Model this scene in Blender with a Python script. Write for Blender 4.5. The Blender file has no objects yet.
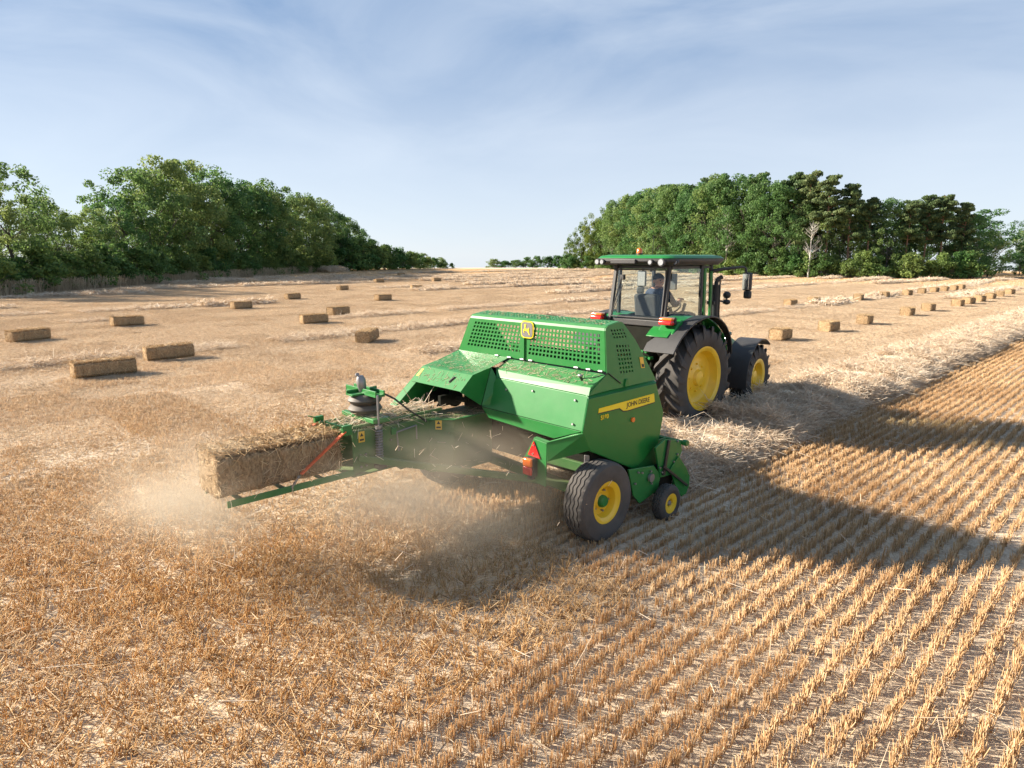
import bpy, bmesh, math, random
import numpy as np
from mathutils import Vector, Matrix, geometry as mgeo

# ------------------------------------------------------------------ camera, sky, sun, exposure
S = bpy.context.scene
R = math.radians
cam_d = bpy.data.cameras.new('camera')
cam = bpy.data.objects.new('camera', cam_d)
S.collection.objects.link(cam)
cam.location = (0, 0, 2.8)
cam.rotation_euler = (R(90 - 10.895), 0, R(45.453))
cam_d.sensor_width = 36.0
cam_d.lens = 665 / 1024 * 36
cam_d.clip_start = 0.05
cam_d.clip_end = 6000
S.camera = cam

SUN_EL = 25.0
SUN_XY = (-0.84, -0.543)                       # towards the sun
world = bpy.data.worlds.new('World')
S.world = world
world.use_nodes = True
wn, wl = world.node_tree.nodes, world.node_tree.links
wn.clear()
w_out = wn.new('ShaderNodeOutputWorld')
w_bg = wn.new('ShaderNodeBackground')
w_sky = wn.new('ShaderNodeTexSky')
w_sky.sky_type = 'NISHITA'
w_sky.sun_disc = False
w_sky.sun_elevation = R(SUN_EL)
w_sky.sun_rotation = math.atan2(SUN_XY[0], SUN_XY[1])
w_sky.air_density = 0.8
w_sky.dust_density = 0.05
w_sky.ozone_density = 1.2
w_bg.inputs['Strength'].default_value = 0.05
# thin high cloud veil mixed over the clear sky
w_tc = wn.new('ShaderNodeTexCoord')
w_map = wn.new('ShaderNodeMapping')
w_map.inputs['Rotation'].default_value = (0, 0, R(30))
w_map.inputs['Scale'].default_value = (1.0, 2.4, 6.0)
w_nz = wn.new('ShaderNodeTexNoise')
w_nz.inputs['Scale'].default_value = 1.35
w_nz.inputs['Detail'].default_value = 7
w_nz.inputs['Roughness'].default_value = 0.55
w_nz.inputs['Distortion'].default_value = 0.6
w_ramp = wn.new('ShaderNodeValToRGB')
w_ramp.color_ramp.elements[0].position = 0.36
w_ramp.color_ramp.elements[0].color = (0.0, 0.0, 0.0, 1)
w_ramp.color_ramp.elements[1].position = 0.70
w_ramp.color_ramp.elements[1].color = (0.6, 0.6, 0.6, 1)
w_mix = wn.new('ShaderNodeMixRGB')
w_mix.inputs['Color2'].default_value = (4.05, 4.65, 5.45, 1)
wl.new(w_tc.outputs['Generated'], w_map.inputs['Vector'])
wl.new(w_map.outputs['Vector'], w_nz.inputs['Vector'])
wl.new(w_nz.outputs['Fac'], w_ramp.inputs['Fac'])
# hazy air: pale towards the horizon, light blue above, all the way over
w_sep = wn.new('ShaderNodeSeparateXYZ')
w_el = wn.new('ShaderNodeMapRange')
w_el.interpolation_type = 'SMOOTHSTEP'
w_el.inputs['From Min'].default_value = 0.03
w_el.inputs['From Max'].default_value = 0.40
w_haze = wn.new('ShaderNodeMixRGB')
w_haze.inputs['Color1'].default_value = (2.6, 2.92, 3.36, 1)
w_haze.inputs['Color2'].default_value = (0.74, 1.28, 2.2, 1)
w_cl = wn.new('ShaderNodeMixRGB')
w_cl.inputs['Color2'].default_value = (2.85, 3.15, 3.55, 1)
wl.new(w_tc.outputs['Generated'], w_sep.inputs[0])
wl.new(w_sep.outputs['Z'], w_el.inputs['Value'])
wl.new(w_el.outputs[0], w_haze.inputs['Fac'])
wl.new(w_haze.outputs[0], w_cl.inputs['Color1'])
wl.new(w_ramp.outputs['Color'], w_cl.inputs['Fac'])
wl.new(w_cl.outputs[0], w_mix.inputs['Color2'])
w_mix.inputs['Fac'].default_value = 0.9
wl.new(w_sky.outputs['Color'], w_mix.inputs['Color1'])
wl.new(w_mix.outputs['Color'], w_bg.inputs['Color'])
wl.new(w_bg.outputs['Background'], w_out.inputs['Surface'])

sun_d = bpy.data.lights.new('sun', 'SUN')
sun_d.energy = 2.8
sun_d.angle = R(2.5)
sun_d.color = (1.0, 0.89, 0.74)
sun = bpy.data.objects.new('sun', sun_d)
S.collection.objects.link(sun)
_c = math.cos(R(SUN_EL))
sun.rotation_euler = Vector((-SUN_XY[0] * _c, -SUN_XY[1] * _c, -math.sin(R(SUN_EL)))).to_track_quat('-Z', 'Y').to_euler()
sun.location = (-20, -8, 20)

S.view_settings.view_transform = 'Standard'
S.view_settings.look = 'None'
S.view_settings.gamma = 1.0
S.view_settings.exposure = 2.4
S.render.engine = 'CYCLES'
S.cycles.use_denoising = True
S.cycles.max_bounces = 8
S.cycles.transparent_max_bounces = 12
S.cycles.caustics_reflective = False
S.cycles.caustics_refractive = False

rnd = random.Random(7)
rng = np.random.default_rng(11)
COL = S.collection

# ------------------------------------------------------------------ materials
def new_mat(name):
    m = bpy.data.materials.new(name)
    m.use_nodes = True
    nt = m.node_tree
    nt.nodes.clear()
    out = nt.nodes.new('ShaderNodeOutputMaterial')
    return m, nt, out

def pmat(name, col, rough=0.5, metal=0.0, var=0.08, scale=9.0, dust=0.0, dustcol=(0.42, 0.32, 0.2), coat=0.0, bump=0.0, bscale=120.0, emit=0.0, up=False, spec=0.5):
    """principled paint / metal / rubber with colour variation, dust and a little relief"""
    m, nt, out = new_mat(name)
    N, L = nt.nodes, nt.links
    b = N.new('ShaderNodeBsdfPrincipled')
    L.new(b.outputs[0], out.inputs['Surface'])
    tc = N.new('ShaderNodeTexCoord')
    nz = N.new('ShaderNodeTexNoise'); nz.inputs['Scale'].default_value = scale; nz.inputs['Detail'].default_value = 5
    L.new(tc.outputs['Object'], nz.inputs['Vector'])
    rp = N.new('ShaderNodeValToRGB')
    rp.color_ramp.elements[0].position = 0.3
    rp.color_ramp.elements[1].position = 0.7
    rp.color_ramp.elements[0].color = tuple(c * (1 - var) for c in col) + (1,)
    rp.color_ramp.elements[1].color = tuple(min(1, c * (1 + var)) for c in col) + (1,)
    L.new(nz.outputs['Fac'], rp.inputs['Fac'])
    last = rp.outputs['Color']
    rsock = None
    if dust > 0:
        n2 = N.new('ShaderNodeTexNoise'); n2.inputs['Scale'].default_value = 3.1; n2.inputs['Detail'].default_value = 8; n2.inputs['Roughness'].default_value = 0.65
        L.new(tc.outputs['Object'], n2.inputs['Vector'])
        r2 = N.new('ShaderNodeValToRGB')
        r2.color_ramp.elements[0].position = 0.36; r2.color_ramp.elements[0].color = (dust * .35,) * 3 + (1,)
        r2.color_ramp.elements[1].position = 0.72; r2.color_ramp.elements[1].color = (dust,) * 3 + (1,)
        L.new(n2.outputs['Fac'], r2.inputs['Fac'])
        fac = r2.outputs['Color']
        if up:                                    # dust settles on what faces up
            g = N.new('ShaderNodeNewGeometry'); sx = N.new('ShaderNodeSeparateXYZ')
            L.new(g.outputs['Normal'], sx.inputs[0])
            mr = N.new('ShaderNodeMapRange'); mr.inputs['From Min'].default_value = -0.1; mr.inputs['From Max'].default_value = 0.9
            mr.inputs['To Min'].default_value = 0.35; mr.inputs['To Max'].default_value = 1.0
            L.new(sx.outputs['Z'], mr.inputs['Value'])
            mu = N.new('ShaderNodeMath'); mu.operation = 'MULTIPLY'
            L.new(fac, mu.inputs[0]); L.new(mr.outputs[0], mu.inputs[1]); fac = mu.outputs[0]
        mx = N.new('ShaderNodeMixRGB'); mx.inputs['Color2'].default_value = tuple(dustcol) + (1,)
        L.new(fac, mx.inputs['Fac']); L.new(last, mx.inputs['Color1']); last = mx.outputs['Color']
        ra = N.new('ShaderNodeMath'); ra.operation = 'MULTIPLY_ADD'; ra.inputs[1].default_value = 0.6; ra.inputs[2].default_value = rough
        L.new(fac, ra.inputs[0]); rsock = ra.outputs[0]
    L.new(last, b.inputs['Base Color'])
    b.inputs['Roughness'].default_value = rough
    if rsock: L.new(rsock, b.inputs['Roughness'])
    b.inputs['Metallic'].default_value = metal
    b.inputs['Coat Weight'].default_value = coat
    b.inputs['Coat Roughness'].default_value = 0.12
    b.inputs['Specular IOR Level'].default_value = spec
    if bump > 0:
        n3 = N.new('ShaderNodeTexNoise'); n3.inputs['Scale'].default_value = bscale; n3.inputs['Detail'].default_value = 4
        L.new(tc.outputs['Object'], n3.inputs['Vector'])
        bp = N.new('ShaderNodeBump'); bp.inputs['Strength'].default_value = bump; bp.inputs['Distance'].default_value = 0.01
        L.new(n3.outputs['Fac'], bp.inputs['Height']); L.new(bp.outputs[0], b.inputs['Normal'])
    if emit > 0:
        b.inputs['Emission Color'].default_value = tuple(col) + (1,)
        b.inputs['Emission Strength'].default_value = emit
    return m

def straw_mat(name, stops, rough=0.7, trans=0.4, nscale=0.55):
    """straw blades: colour from island random and soft patches"""
    m, nt, out = new_mat(name)
    N, L = nt.nodes, nt.links
    g = N.new('ShaderNodeNewGeometry')
    tc = N.new('ShaderNodeNewGeometry')
    nz = N.new('ShaderNodeTexNoise'); nz.inputs['Scale'].default_value = nscale; nz.inputs['Detail'].default_value = 4
    L.new(tc.outputs['Position'], nz.inputs['Vector'])
    ad = N.new('ShaderNodeMath'); ad.operation = 'MULTIPLY_ADD'; ad.inputs[1].default_value = 0.8; ad.inputs[2].default_value = -0.4
    L.new(nz.outputs['Fac'], ad.inputs[0])
    a2 = N.new('ShaderNodeMath'); a2.operation = 'ADD'; a2.use_clamp = True
    L.new(ad.outputs[0], a2.inputs[0]); L.new(g.outputs['Random Per Island'], a2.inputs[1])
    rp = N.new('ShaderNodeValToRGB')
    el = rp.color_ramp.elements
    while len(el) < len(stops): el.new(0.5)
    for e, (p, c) in zip(el, stops):
        e.position = p; e.color = tuple(c) + (1,)
    L.new(a2.outputs[0], rp.inputs['Fac'])
    d = N.new('ShaderNodeBsdfPrincipled'); d.inputs['Roughness'].default_value = rough
    d.inputs['Specular IOR Level'].default_value = 0.35
    L.new(rp.outputs['Color'], d.inputs['Base Color'])
    t = N.new('ShaderNodeBsdfTranslucent'); L.new(rp.outputs['Color'], t.inputs['Color'])
    mx = N.new('ShaderNodeMixShader'); mx.inputs['Fac'].default_value = trans
    L.new(d.outputs[0], mx.inputs[1]); L.new(t.outputs[0], mx.inputs[2]); L.new(mx.outputs[0], out.inputs['Surface'])
    return m

def field_mat(name, gold, pale, trans=0.4):
    """stubble that is golden round one near point and paler farther off, in soft drifts"""
    m, nt, out = new_mat(name)
    N, L = nt.nodes, nt.links
    g = N.new('ShaderNodeNewGeometry')
    def ramp(stops):
        q = N.new('ShaderNodeValToRGB'); el = q.color_ramp.elements
        while len(el) < len(stops): el.new(.5)
        for e, (p, c) in zip(el, stops): e.position = p; e.color = tuple(c) + (1,)
        L.new(g.outputs['Random Per Island'], q.inputs['Fac']); return q
    a, b = ramp(gold), ramp(pale)
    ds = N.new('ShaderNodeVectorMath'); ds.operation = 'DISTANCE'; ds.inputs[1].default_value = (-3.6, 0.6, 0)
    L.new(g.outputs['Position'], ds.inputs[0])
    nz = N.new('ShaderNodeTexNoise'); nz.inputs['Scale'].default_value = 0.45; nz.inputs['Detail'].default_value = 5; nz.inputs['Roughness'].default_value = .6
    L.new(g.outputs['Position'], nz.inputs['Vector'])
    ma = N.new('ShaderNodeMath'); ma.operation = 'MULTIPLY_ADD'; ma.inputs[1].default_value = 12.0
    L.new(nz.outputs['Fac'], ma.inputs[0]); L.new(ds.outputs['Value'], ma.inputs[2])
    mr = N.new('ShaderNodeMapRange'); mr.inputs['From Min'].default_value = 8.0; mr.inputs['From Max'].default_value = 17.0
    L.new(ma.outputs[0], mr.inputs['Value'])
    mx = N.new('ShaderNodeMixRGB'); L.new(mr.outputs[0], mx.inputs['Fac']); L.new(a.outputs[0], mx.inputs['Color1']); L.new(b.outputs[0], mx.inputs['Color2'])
    d = N.new('ShaderNodeBsdfPrincipled'); d.inputs['Roughness'].default_value = .7; d.inputs['Specular IOR Level'].default_value = .35
    t = N.new('ShaderNodeBsdfTranslucent'); L.new(mx.outputs[0], d.inputs['Base Color']); L.new(mx.outputs[0], t.inputs['Color'])
    ms = N.new('ShaderNodeMixShader'); ms.inputs['Fac'].default_value = trans
    L.new(d.outputs[0], ms.inputs[1]); L.new(t.outputs[0], ms.inputs[2]); L.new(ms.outputs[0], out.inputs['Surface'])
    return m

def leaf_mat(name, dark, mid, light, trans=0.48, hue_var=0.05):
    m, nt, out = new_mat(name)
    N, L = nt.nodes, nt.links
    g = N.new('ShaderNodeNewGeometry'); oi = N.new('ShaderNodeObjectInfo')
    nz = N.new('ShaderNodeTexNoise'); nz.inputs['Scale'].default_value = 0.5; nz.inputs['Detail'].default_value = 3
    L.new(g.outputs['Position'], nz.inputs['Vector'])
    a = N.new('ShaderNodeMath'); a.operation = 'MULTIPLY_ADD'; a.inputs[1].default_value = 0.45
    L.new(g.outputs['Random Per Island'], a.inputs[0])
    b_ = N.new('ShaderNodeMath'); b_.operation = 'MULTIPLY_ADD'; b_.inputs[1].default_value = 1.1; b_.inputs[2].default_value = -0.3
    L.new(nz.outputs['Fac'], b_.inputs[0]); L.new(b_.outputs[0], a.inputs[2])
    rp = N.new('ShaderNodeValToRGB'); el = rp.color_ramp.elements
    el.new(0.5)
    for e, p, c in zip(el, (0.1, 0.5, 0.95), (dark, mid, light)):
        e.position = p; e.color = tuple(c) + (1,)
    L.new(a.outputs[0], rp.inputs['Fac'])
    hs = N.new('ShaderNodeHueSaturation')
    h = N.new('ShaderNodeMapRange'); h.inputs['To Min'].default_value = 0.5 - hue_var; h.inputs['To Max'].default_value = 0.5 + hue_var * .6
    L.new(oi.outputs['Random'], h.inputs['Value']); L.new(h.outputs[0], hs.inputs['Hue'])
    v = N.new('ShaderNodeMapRange'); v.inputs['To Min'].default_value = 1.25; v.inputs['To Max'].default_value = 0.75
    L.new(oi.outputs['Random'], v.inputs['Value']); L.new(v.outputs[0], hs.inputs['Value'])
    L.new(rp.outputs['Color'], hs.inputs['Color'])
    d = N.new('ShaderNodeBsdfPrincipled'); d.inputs['Roughness'].default_value = 0.6; d.inputs['Specular IOR Level'].default_value = 0.3
    L.new(hs.outputs['Color'], d.inputs['Base Color'])
    t = N.new('ShaderNodeBsdfTranslucent'); L.new(hs.outputs['Color'], t.inputs['Color'])
    mx = N.new('ShaderNodeMixShader'); mx.inputs['Fac'].default_value = trans
    L.new(d.outputs[0], mx.inputs[1]); L.new(t.outputs[0], mx.inputs[2]); L.new(mx.outputs[0], out.inputs['Surface'])
    return m

def glass_mat(name, tint, gloss=1.45):
    m, nt, out = new_mat(name)
    N, L = nt.nodes, nt.links
    t = N.new('ShaderNodeBsdfTransparent'); t.inputs['Color'].default_value = tuple(tint) + (1,)
    gl = N.new('ShaderNodeBsdfGlossy'); gl.inputs['Roughness'].default_value = 0.03
    gl.inputs['Color'].default_value = (0.9, 0.95, 1, 1)
    lw = N.new('ShaderNodeLayerWeight'); lw.inputs['Blend'].default_value = 0.5
    pw = N.new('ShaderNodeMath'); pw.operation = 'POWER'; pw.inputs[1].default_value = 4.0
    L.new(lw.outputs['Facing'], pw.inputs[0])
    f = N.new('ShaderNodeMath'); f.operation = 'MULTIPLY_ADD'; f.inputs[1].default_value = 0.7; f.inputs[2].default_value = 0.025
    L.new(pw.outputs[0], f.inputs[0])
    mx = N.new('ShaderNodeMixShader')
    L.new(f.outputs[0], mx.inputs['Fac']); L.new(t.outputs[0], mx.inputs[1]); L.new(gl.outputs[0], mx.inputs[2])
    L.new(mx.outputs[0], out.inputs['Surface'])
    return m

GREEN = (0.009, 0.168, 0.030)
M = {}
M['green'] = pmat('green_paint', GREEN, 0.40, var=0.05, dust=0.13, dustcol=(0.45, 0.42, 0.34), up=True, coat=0.1, spec=.35)
M['green_clean'] = pmat('green_paint_clean', GREEN, 0.34, var=0.04, dust=0.03, up=True, coat=0.08, spec=.35)
M['green_dusty'] = pmat('green_paint_dusty', (0.016, 0.13, 0.022), 0.5, var=0.12, dust=0.42, up=True)
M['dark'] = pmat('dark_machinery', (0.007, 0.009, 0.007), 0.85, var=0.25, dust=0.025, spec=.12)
M['black'] = pmat('black_plastic', (0.022, 0.022, 0.023), 0.55, var=0.12, dust=0.10, dustcol=(0.30, 0.29, 0.28), up=True, bump=0.15, bscale=300)
M['rubber'] = pmat('tyre_rubber', (0.022, 0.021, 0.021), 0.72, var=0.2, dust=0.24, dustcol=(0.25, 0.225, 0.195), bump=0.2, bscale=90)
M['rubber_dusty'] = pmat('tyre_rubber_dusty', (0.03, 0.028, 0.027), 0.75, var=0.2, dust=0.36, dustcol=(0.26, 0.235, 0.205), bump=0.25, bscale=90)
M['yellow'] = pmat('yellow_rim_paint', (0.82, 0.53, 0.004), 0.34, var=0.05, dust=0.16, coat=0.3)
M['decal_yellow'] = pmat('yellow_decal', (0.86, 0.66, 0.008), 0.4, var=0.03, dust=0.06)
M['warn'] = pmat('warning_sticker_yellow', (0.80, 0.50, 0.05), 0.5, var=0.05, dust=0.12)
M['ink'] = pmat('black_print', (0.02, 0.02, 0.018), 0.5, var=0.1)
M['steel'] = pmat('bare_steel', (0.27, 0.27, 0.28), 0.45, metal=0.7, var=0.1, dust=0.12)
M['chrome'] = pmat('bright_steel', (0.7, 0.72, 0.76), 0.14, metal=1.0, var=0.05)
M['red_lens'] = pmat('red_lens', (0.55, 0.012, 0.014), 0.16, var=0.06, coat=0.6, dust=0.04)
M['orange_lens'] = pmat('orange_lens', (0.85, 0.17, 0.015), 0.16, var=0.06, coat=0.6, dust=0.04)
M['white_lens'] = pmat('clear_lamp_lens', (0.42, 0.44, 0.46), 0.18, metal=0.3, var=0.2, scale=40)
M['orange'] = pmat('orange_strap', (0.80, 0.115, 0.025), 0.5, var=0.08, dust=0.12)
M['emblem_grey'] = pmat('grey_emblem_field', (0.11, 0.12, 0.14), 0.3, var=0.05, dust=0.2, coat=.4)
M['rubber_grey'] = pmat('bellows_rubber', (0.055, 0.053, 0.052), 0.55, var=0.15, dust=0.3, up=True)
M['glass'] = glass_mat('cab_glass', (0.93, 0.965, 0.965))
M['seat'] = pmat('seat_fabric', (0.03, 0.033, 0.038), 0.85, var=0.2, dust=0.1)
M['head'] = pmat('cab_liner', (0.09, 0.095, 0.10), 0.8, var=0.1)
M['skin'] = pmat('skin', (0.56, 0.29, 0.2), 0.5, var=0.06, scale=30)
M['hair'] = pmat('dark_hair', (0.02, 0.015, 0.012), 0.6, var=0.3, scale=60)
M['shirt'] = pmat('navy_shirt', (0.022, 0.034, 0.068), 0.85, var=0.15, scale=25)
M['jeans'] = pmat('dark_trousers', (0.02, 0.025, 0.045), 0.85, var=0.15)
M['bark'] = pmat('tree_bark', (0.10, 0.085, 0.07), 0.9, var=0.3, scale=3, bump=0.6, bscale=14)
M['bark_pine'] = pmat('pine_bark', (0.26, 0.15, 0.095), 0.9, var=0.3, scale=2, bump=0.6, bscale=14)
M['bark_dead'] = pmat('bleached_dead_wood', (0.42, 0.40, 0.36), 0.85, var=0.2, scale=2, bump=0.3, bscale=14)
M['leaf_a'] = leaf_mat('leaves_deep_green', (0.075, 0.145, 0.05), (0.135, 0.235, 0.07), (0.22, 0.335, 0.10))
M['leaf_b'] = leaf_mat('leaves_yellow_green', (0.065, 0.115, 0.022), (0.13, 0.205, 0.035), (0.26, 0.33, 0.06))
M['leaf_c'] = leaf_mat('pine_needles', (0.07, 0.125, 0.055), (0.135, 0.20, 0.08), (0.24, 0.29, 0.11), trans=0.45)
M['leaf_d'] = leaf_mat('shrub_leaves', (0.065, 0.13, 0.038), (0.12, 0.22, 0.06), (0.21, 0.32, 0.085))
M['stub_gold'] = straw_mat('golden_stubble', [(0.0, (0.38, 0.215, 0.085)), (0.35, (0.66, 0.42, 0.18)), (0.75, (0.79, 0.55, 0.27)), (1.0, (0.88, 0.71, 0.45))])
M['stub_tan'] = straw_mat('tan_stubble', [(0.0, (0.44, 0.28, 0.14)), (0.35, (0.68, 0.46, 0.24)), (0.75, (0.82, 0.60, 0.35)), (1.0, (0.90, 0.75, 0.52))])
M['litter'] = straw_mat('loose_straw', [(0.0, (0.40, 0.29, 0.19)), (0.4, (0.60, 0.47, 0.33)), (0.75, (0.74, 0.61, 0.45)), (1.0, (0.87, 0.78, 0.62))])
M['litter_gold'] = straw_mat('golden_loose_straw', [(0.0, (0.42, 0.26, 0.12)), (0.4, (0.64, 0.43, 0.21)), (0.75, (0.78, 0.57, 0.32)), (1.0, (0.88, 0.73, 0.5))])
M['field_stub'] = field_mat('field_stubble', [(0.0, (0.38, 0.215, 0.085)), (0.35, (0.66, 0.42, 0.18)), (0.75, (0.79, 0.55, 0.27)), (1.0, (0.88, 0.71, 0.45))], [(0.0, (0.50, 0.36, 0.22)), (0.35, (0.72, 0.54, 0.35)), (0.75, (0.84, 0.67, 0.47)), (1.0, (0.90, 0.79, 0.61))])
M['field_litter'] = field_mat('field_loose_straw', [(0.0, (0.42, 0.26, 0.12)), (0.4, (0.64, 0.43, 0.21)), (0.75, (0.78, 0.57, 0.32)), (1.0, (0.88, 0.73, 0.5))], [(0.0, (0.44, 0.33, 0.22)), (0.4, (0.64, 0.51, 0.36)), (0.75, (0.77, 0.64, 0.48)), (1.0, (0.88, 0.79, 0.63))])
M['windrow'] = straw_mat('windrow_straw', [(0.0, (0.58, 0.43, 0.29)), (0.3, (0.80, 0.65, 0.48)), (0.7, (0.88, 0.76, 0.60)), (1.0, (0.94, 0.86, 0.73))], nscale=1.2, trans=.35)
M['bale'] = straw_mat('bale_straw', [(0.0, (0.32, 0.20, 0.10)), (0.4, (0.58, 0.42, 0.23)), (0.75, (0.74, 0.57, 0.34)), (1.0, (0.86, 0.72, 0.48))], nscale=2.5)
M['drygrass'] = straw_mat('tall_dry_grass', [(0.0, (0.45, 0.35, 0.22)), (0.4, (0.62, 0.51, 0.35)), (0.75, (0.74, 0.63, 0.46)), (1.0, (0.84, 0.75, 0.58))], nscale=.4, trans=.5)

# ------------------------------------------------------------------ mesh helpers
def woff(o):
    v = Vector((0, 0, 0))
    while o is not None:
        v += Vector(o.location); o = o.parent
    return v

class MB:
    """collects geometry in world coordinates; build() links it as ONE mesh object"""
    def __init__(s): s.v = []; s.f = []
    def add(s, vs, fs):
        k = len(s.v); s.v += [tuple(p) for p in vs]; s.f += [tuple(i + k for i in f) for f in fs]; return s
    def box(s, c, d, rot=None):
        x, y, z = (q / 2 for q in d)
        P = [Vector((a * x, b * y, e * z)) for a in (-1, 1) for b in (-1, 1) for e in (-1, 1)]
        if rot is not None: P = [rot @ p for p in P]
        return s.add([p + Vector(c) for p in P], [(0, 1, 3, 2), (4, 6, 7, 5), (0, 4, 5, 1), (2, 3, 7, 6), (0, 2, 6, 4), (1, 5, 7, 3)])
    def span(s, lo, hi):
        return s.box([(a + b) / 2 for a, b in zip(lo, hi)], [abs(b - a) for a, b in zip(lo, hi)])
    def plate(s, pts, n, t):
        """polygon (3D points) extruded by t along n"""
        n = Vector(n) * t; k = len(pts)
        A = [Vector(p) for p in pts]; B = [p + n for p in A]
        return s.add(A + B, [tuple(range(k))[::-1], tuple(range(k, 2 * k))] + [(i, (i + 1) % k, k + (i + 1) % k, k + i) for i in range(k)])
    def prism_x(s, yz, x0, x1): return s.plate([(x0, y, z) for y, z in yz], (1, 0, 0), x1 - x0)
    def prism_y(s, xz, y0, y1): return s.plate([(x, y0, z) for x, z in xz], (0, 1, 0), y1 - y0)
    def tube(s, path, r, n=8, cap=True):
        P = [Vector(p) for p in path]; rs = r if isinstance(r, (list, tuple)) else [r] * len(P)
        vs, fs = [], []
        t0 = (P[1] - P[0]).normalized(); a = t0.orthogonal().normalized()
        for i, p in enumerate(P):
            t = (P[min(i + 1, len(P) - 1)] - P[max(i - 1, 0)]).normalized()
            a = (a - t * a.dot(t)); a = a.normalized() if a.length > 1e-6 else t.orthogonal().normalized()
            b = t.cross(a)
            for k in range(n):
                q = 2 * math.pi * k / n
                vs.append(p + (a * math.cos(q) + b * math.sin(q)) * rs[i])
        for i in range(len(P) - 1):
            for k in range(n):
                fs.append((i * n + k, i * n + (k + 1) % n, (i + 1) * n + (k + 1) % n, (i + 1) * n + k))
        if cap: fs += [tuple(range(n))[::-1], tuple(range((len(P) - 1) * n, len(P) * n))]
        return s.add(vs, fs)
    def bar(s, a, b, w, h, up=(0, 0, 1)):
        a, b = Vector(a), Vector(b); t = (b - a).normalized(); u = Vector(up); sd = t.cross(u).normalized(); u = sd.cross(t)
        vs = [p + sd * i * w / 2 + u * j * h / 2 for p in (a, b) for i, j in ((-1, -1), (1, -1), (1, 1), (-1, 1))]
        return s.add(vs, [(3, 2, 1, 0), (4, 5, 6, 7), (0, 1, 5, 4), (1, 2, 6, 5), (2, 3, 7, 6), (3, 0, 4, 7)])
    def lathe_x(s, prof, c, n=48, wave=None, closed=False):
        """profile of (x, r) spun about the x axis through c"""
        c = Vector(c); k = len(prof); vs = []; fs = []
        for i in range(n):
            q = 2 * math.pi * i / n
            for j, (x, r) in enumerate(prof):
                dx = wave(j, q) if wave else 0
                vs.append(c + Vector((x + dx, r * math.sin(q), r * math.cos(q))))
        for i in range(n):
            a, b = i * k, ((i + 1) % n) * k
            for j in range(k - 1 + (1 if closed else 0)):
                j2 = (j + 1) % k
                fs.append((a + j, a + j2, b + j2, b + j))
        return s.add(vs, fs)
    def sphere(s, c, r, n=12, m=8):
        c = Vector(c); r = Vector(r if isinstance(r, (tuple, list)) else (r, r, r)); vs = []; fs = []
        for i in range(m + 1):
            th = math.pi * i / m
            for j in range(n):
                ph = 2 * math.pi * j / n
                vs.append(c + Vector((r.x * math.sin(th) * math.cos(ph), r.y * math.sin(th) * math.sin(ph), r.z * math.cos(th))))
        for i in range(m):
            for j in range(n):
                fs.append((i * n + j, (i + 1) * n + j, (i + 1) * n + (j + 1) % n, i * n + (j + 1) % n))
        return s.add(vs, fs)
    def cyl(s, c, ax, r, h, n=20):
        a = Vector(ax).normalized() * h / 2
        return s.tube([Vector(c) - a, Vector(c) + a], r, n)
    def xf(s, mat, pivot=(0, 0, 0)):
        pv = Vector(pivot); s.v = [tuple(mat @ (Vector(p) - pv) + pv) for p in s.v]; return s
    def build(s, name, mat, parent=None, bevel=0.0, smooth=False, solid=0.0, seg=2):
        off = woff(parent)
        me = bpy.data.meshes.new(name)
        me.from_pydata([tuple(Vector(p) - off) for p in s.v], [], s.f)
        bm = bmesh.new(); bm.from_mesh(me); bmesh.ops.remove_doubles(bm, verts=bm.verts, dist=1e-5)
        bmesh.ops.recalc_face_normals(bm, faces=bm.faces)
        bm.to_mesh(me); bm.free()
        me.materials.append(mat)
        o = bpy.data.objects.new(name, me); COL.objects.link(o); o.parent = parent
        if smooth:
            me.polygons.foreach_set('use_smooth', [True] * len(me.polygons))
            try: me.set_sharp_from_angle(angle=R(38))
            except Exception: pass
        if solid > 0:
            md = o.modifiers.new('solid', 'SOLIDIFY'); md.thickness = solid; md.offset = 0
        if bevel > 0:
            md = o.modifiers.new('bevel', 'BEVEL'); md.width = bevel; md.segments = seg; md.limit_method = 'ANGLE'; md.angle_limit = R(40)
            md.harden_normals = False
        return o

def empty(name, loc, parent=None):
    o = bpy.data.objects.new(name, None); COL.objects.link(o); o.parent = parent
    o.location = Vector(loc) - woff(parent); o.empty_display_size = 0.2
    return o

def tag(o, label=None, cat=None, group=None, kind=None):
    if label: o['label'] = label
    if cat: o['category'] = cat
    if group: o['group'] = group
    if kind: o['kind'] = kind
    return o

def mesh_np(name, verts, quads, mat, uv=None):
    """fast mesh from numpy arrays; quads (n,3) or (n,4)"""
    me = bpy.data.meshes.new(name)
    n, k = quads.shape
    me.vertices.add(len(verts)); me.vertices.foreach_set('co', np.ascontiguousarray(verts, dtype=np.float32).ravel())
    me.loops.add(n * k); me.loops.foreach_set('vertex_index', np.ascontiguousarray(quads, dtype=np.int32).ravel())
    me.polygons.add(n); me.polygons.foreach_set('loop_start', np.arange(0, n * k, k, dtype=np.int32))
    me.polygons.foreach_set('loop_total', np.full(n, k, dtype=np.int32))
    me.materials.append(mat); me.update(calc_edges=True); me.validate()
    return me

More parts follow.
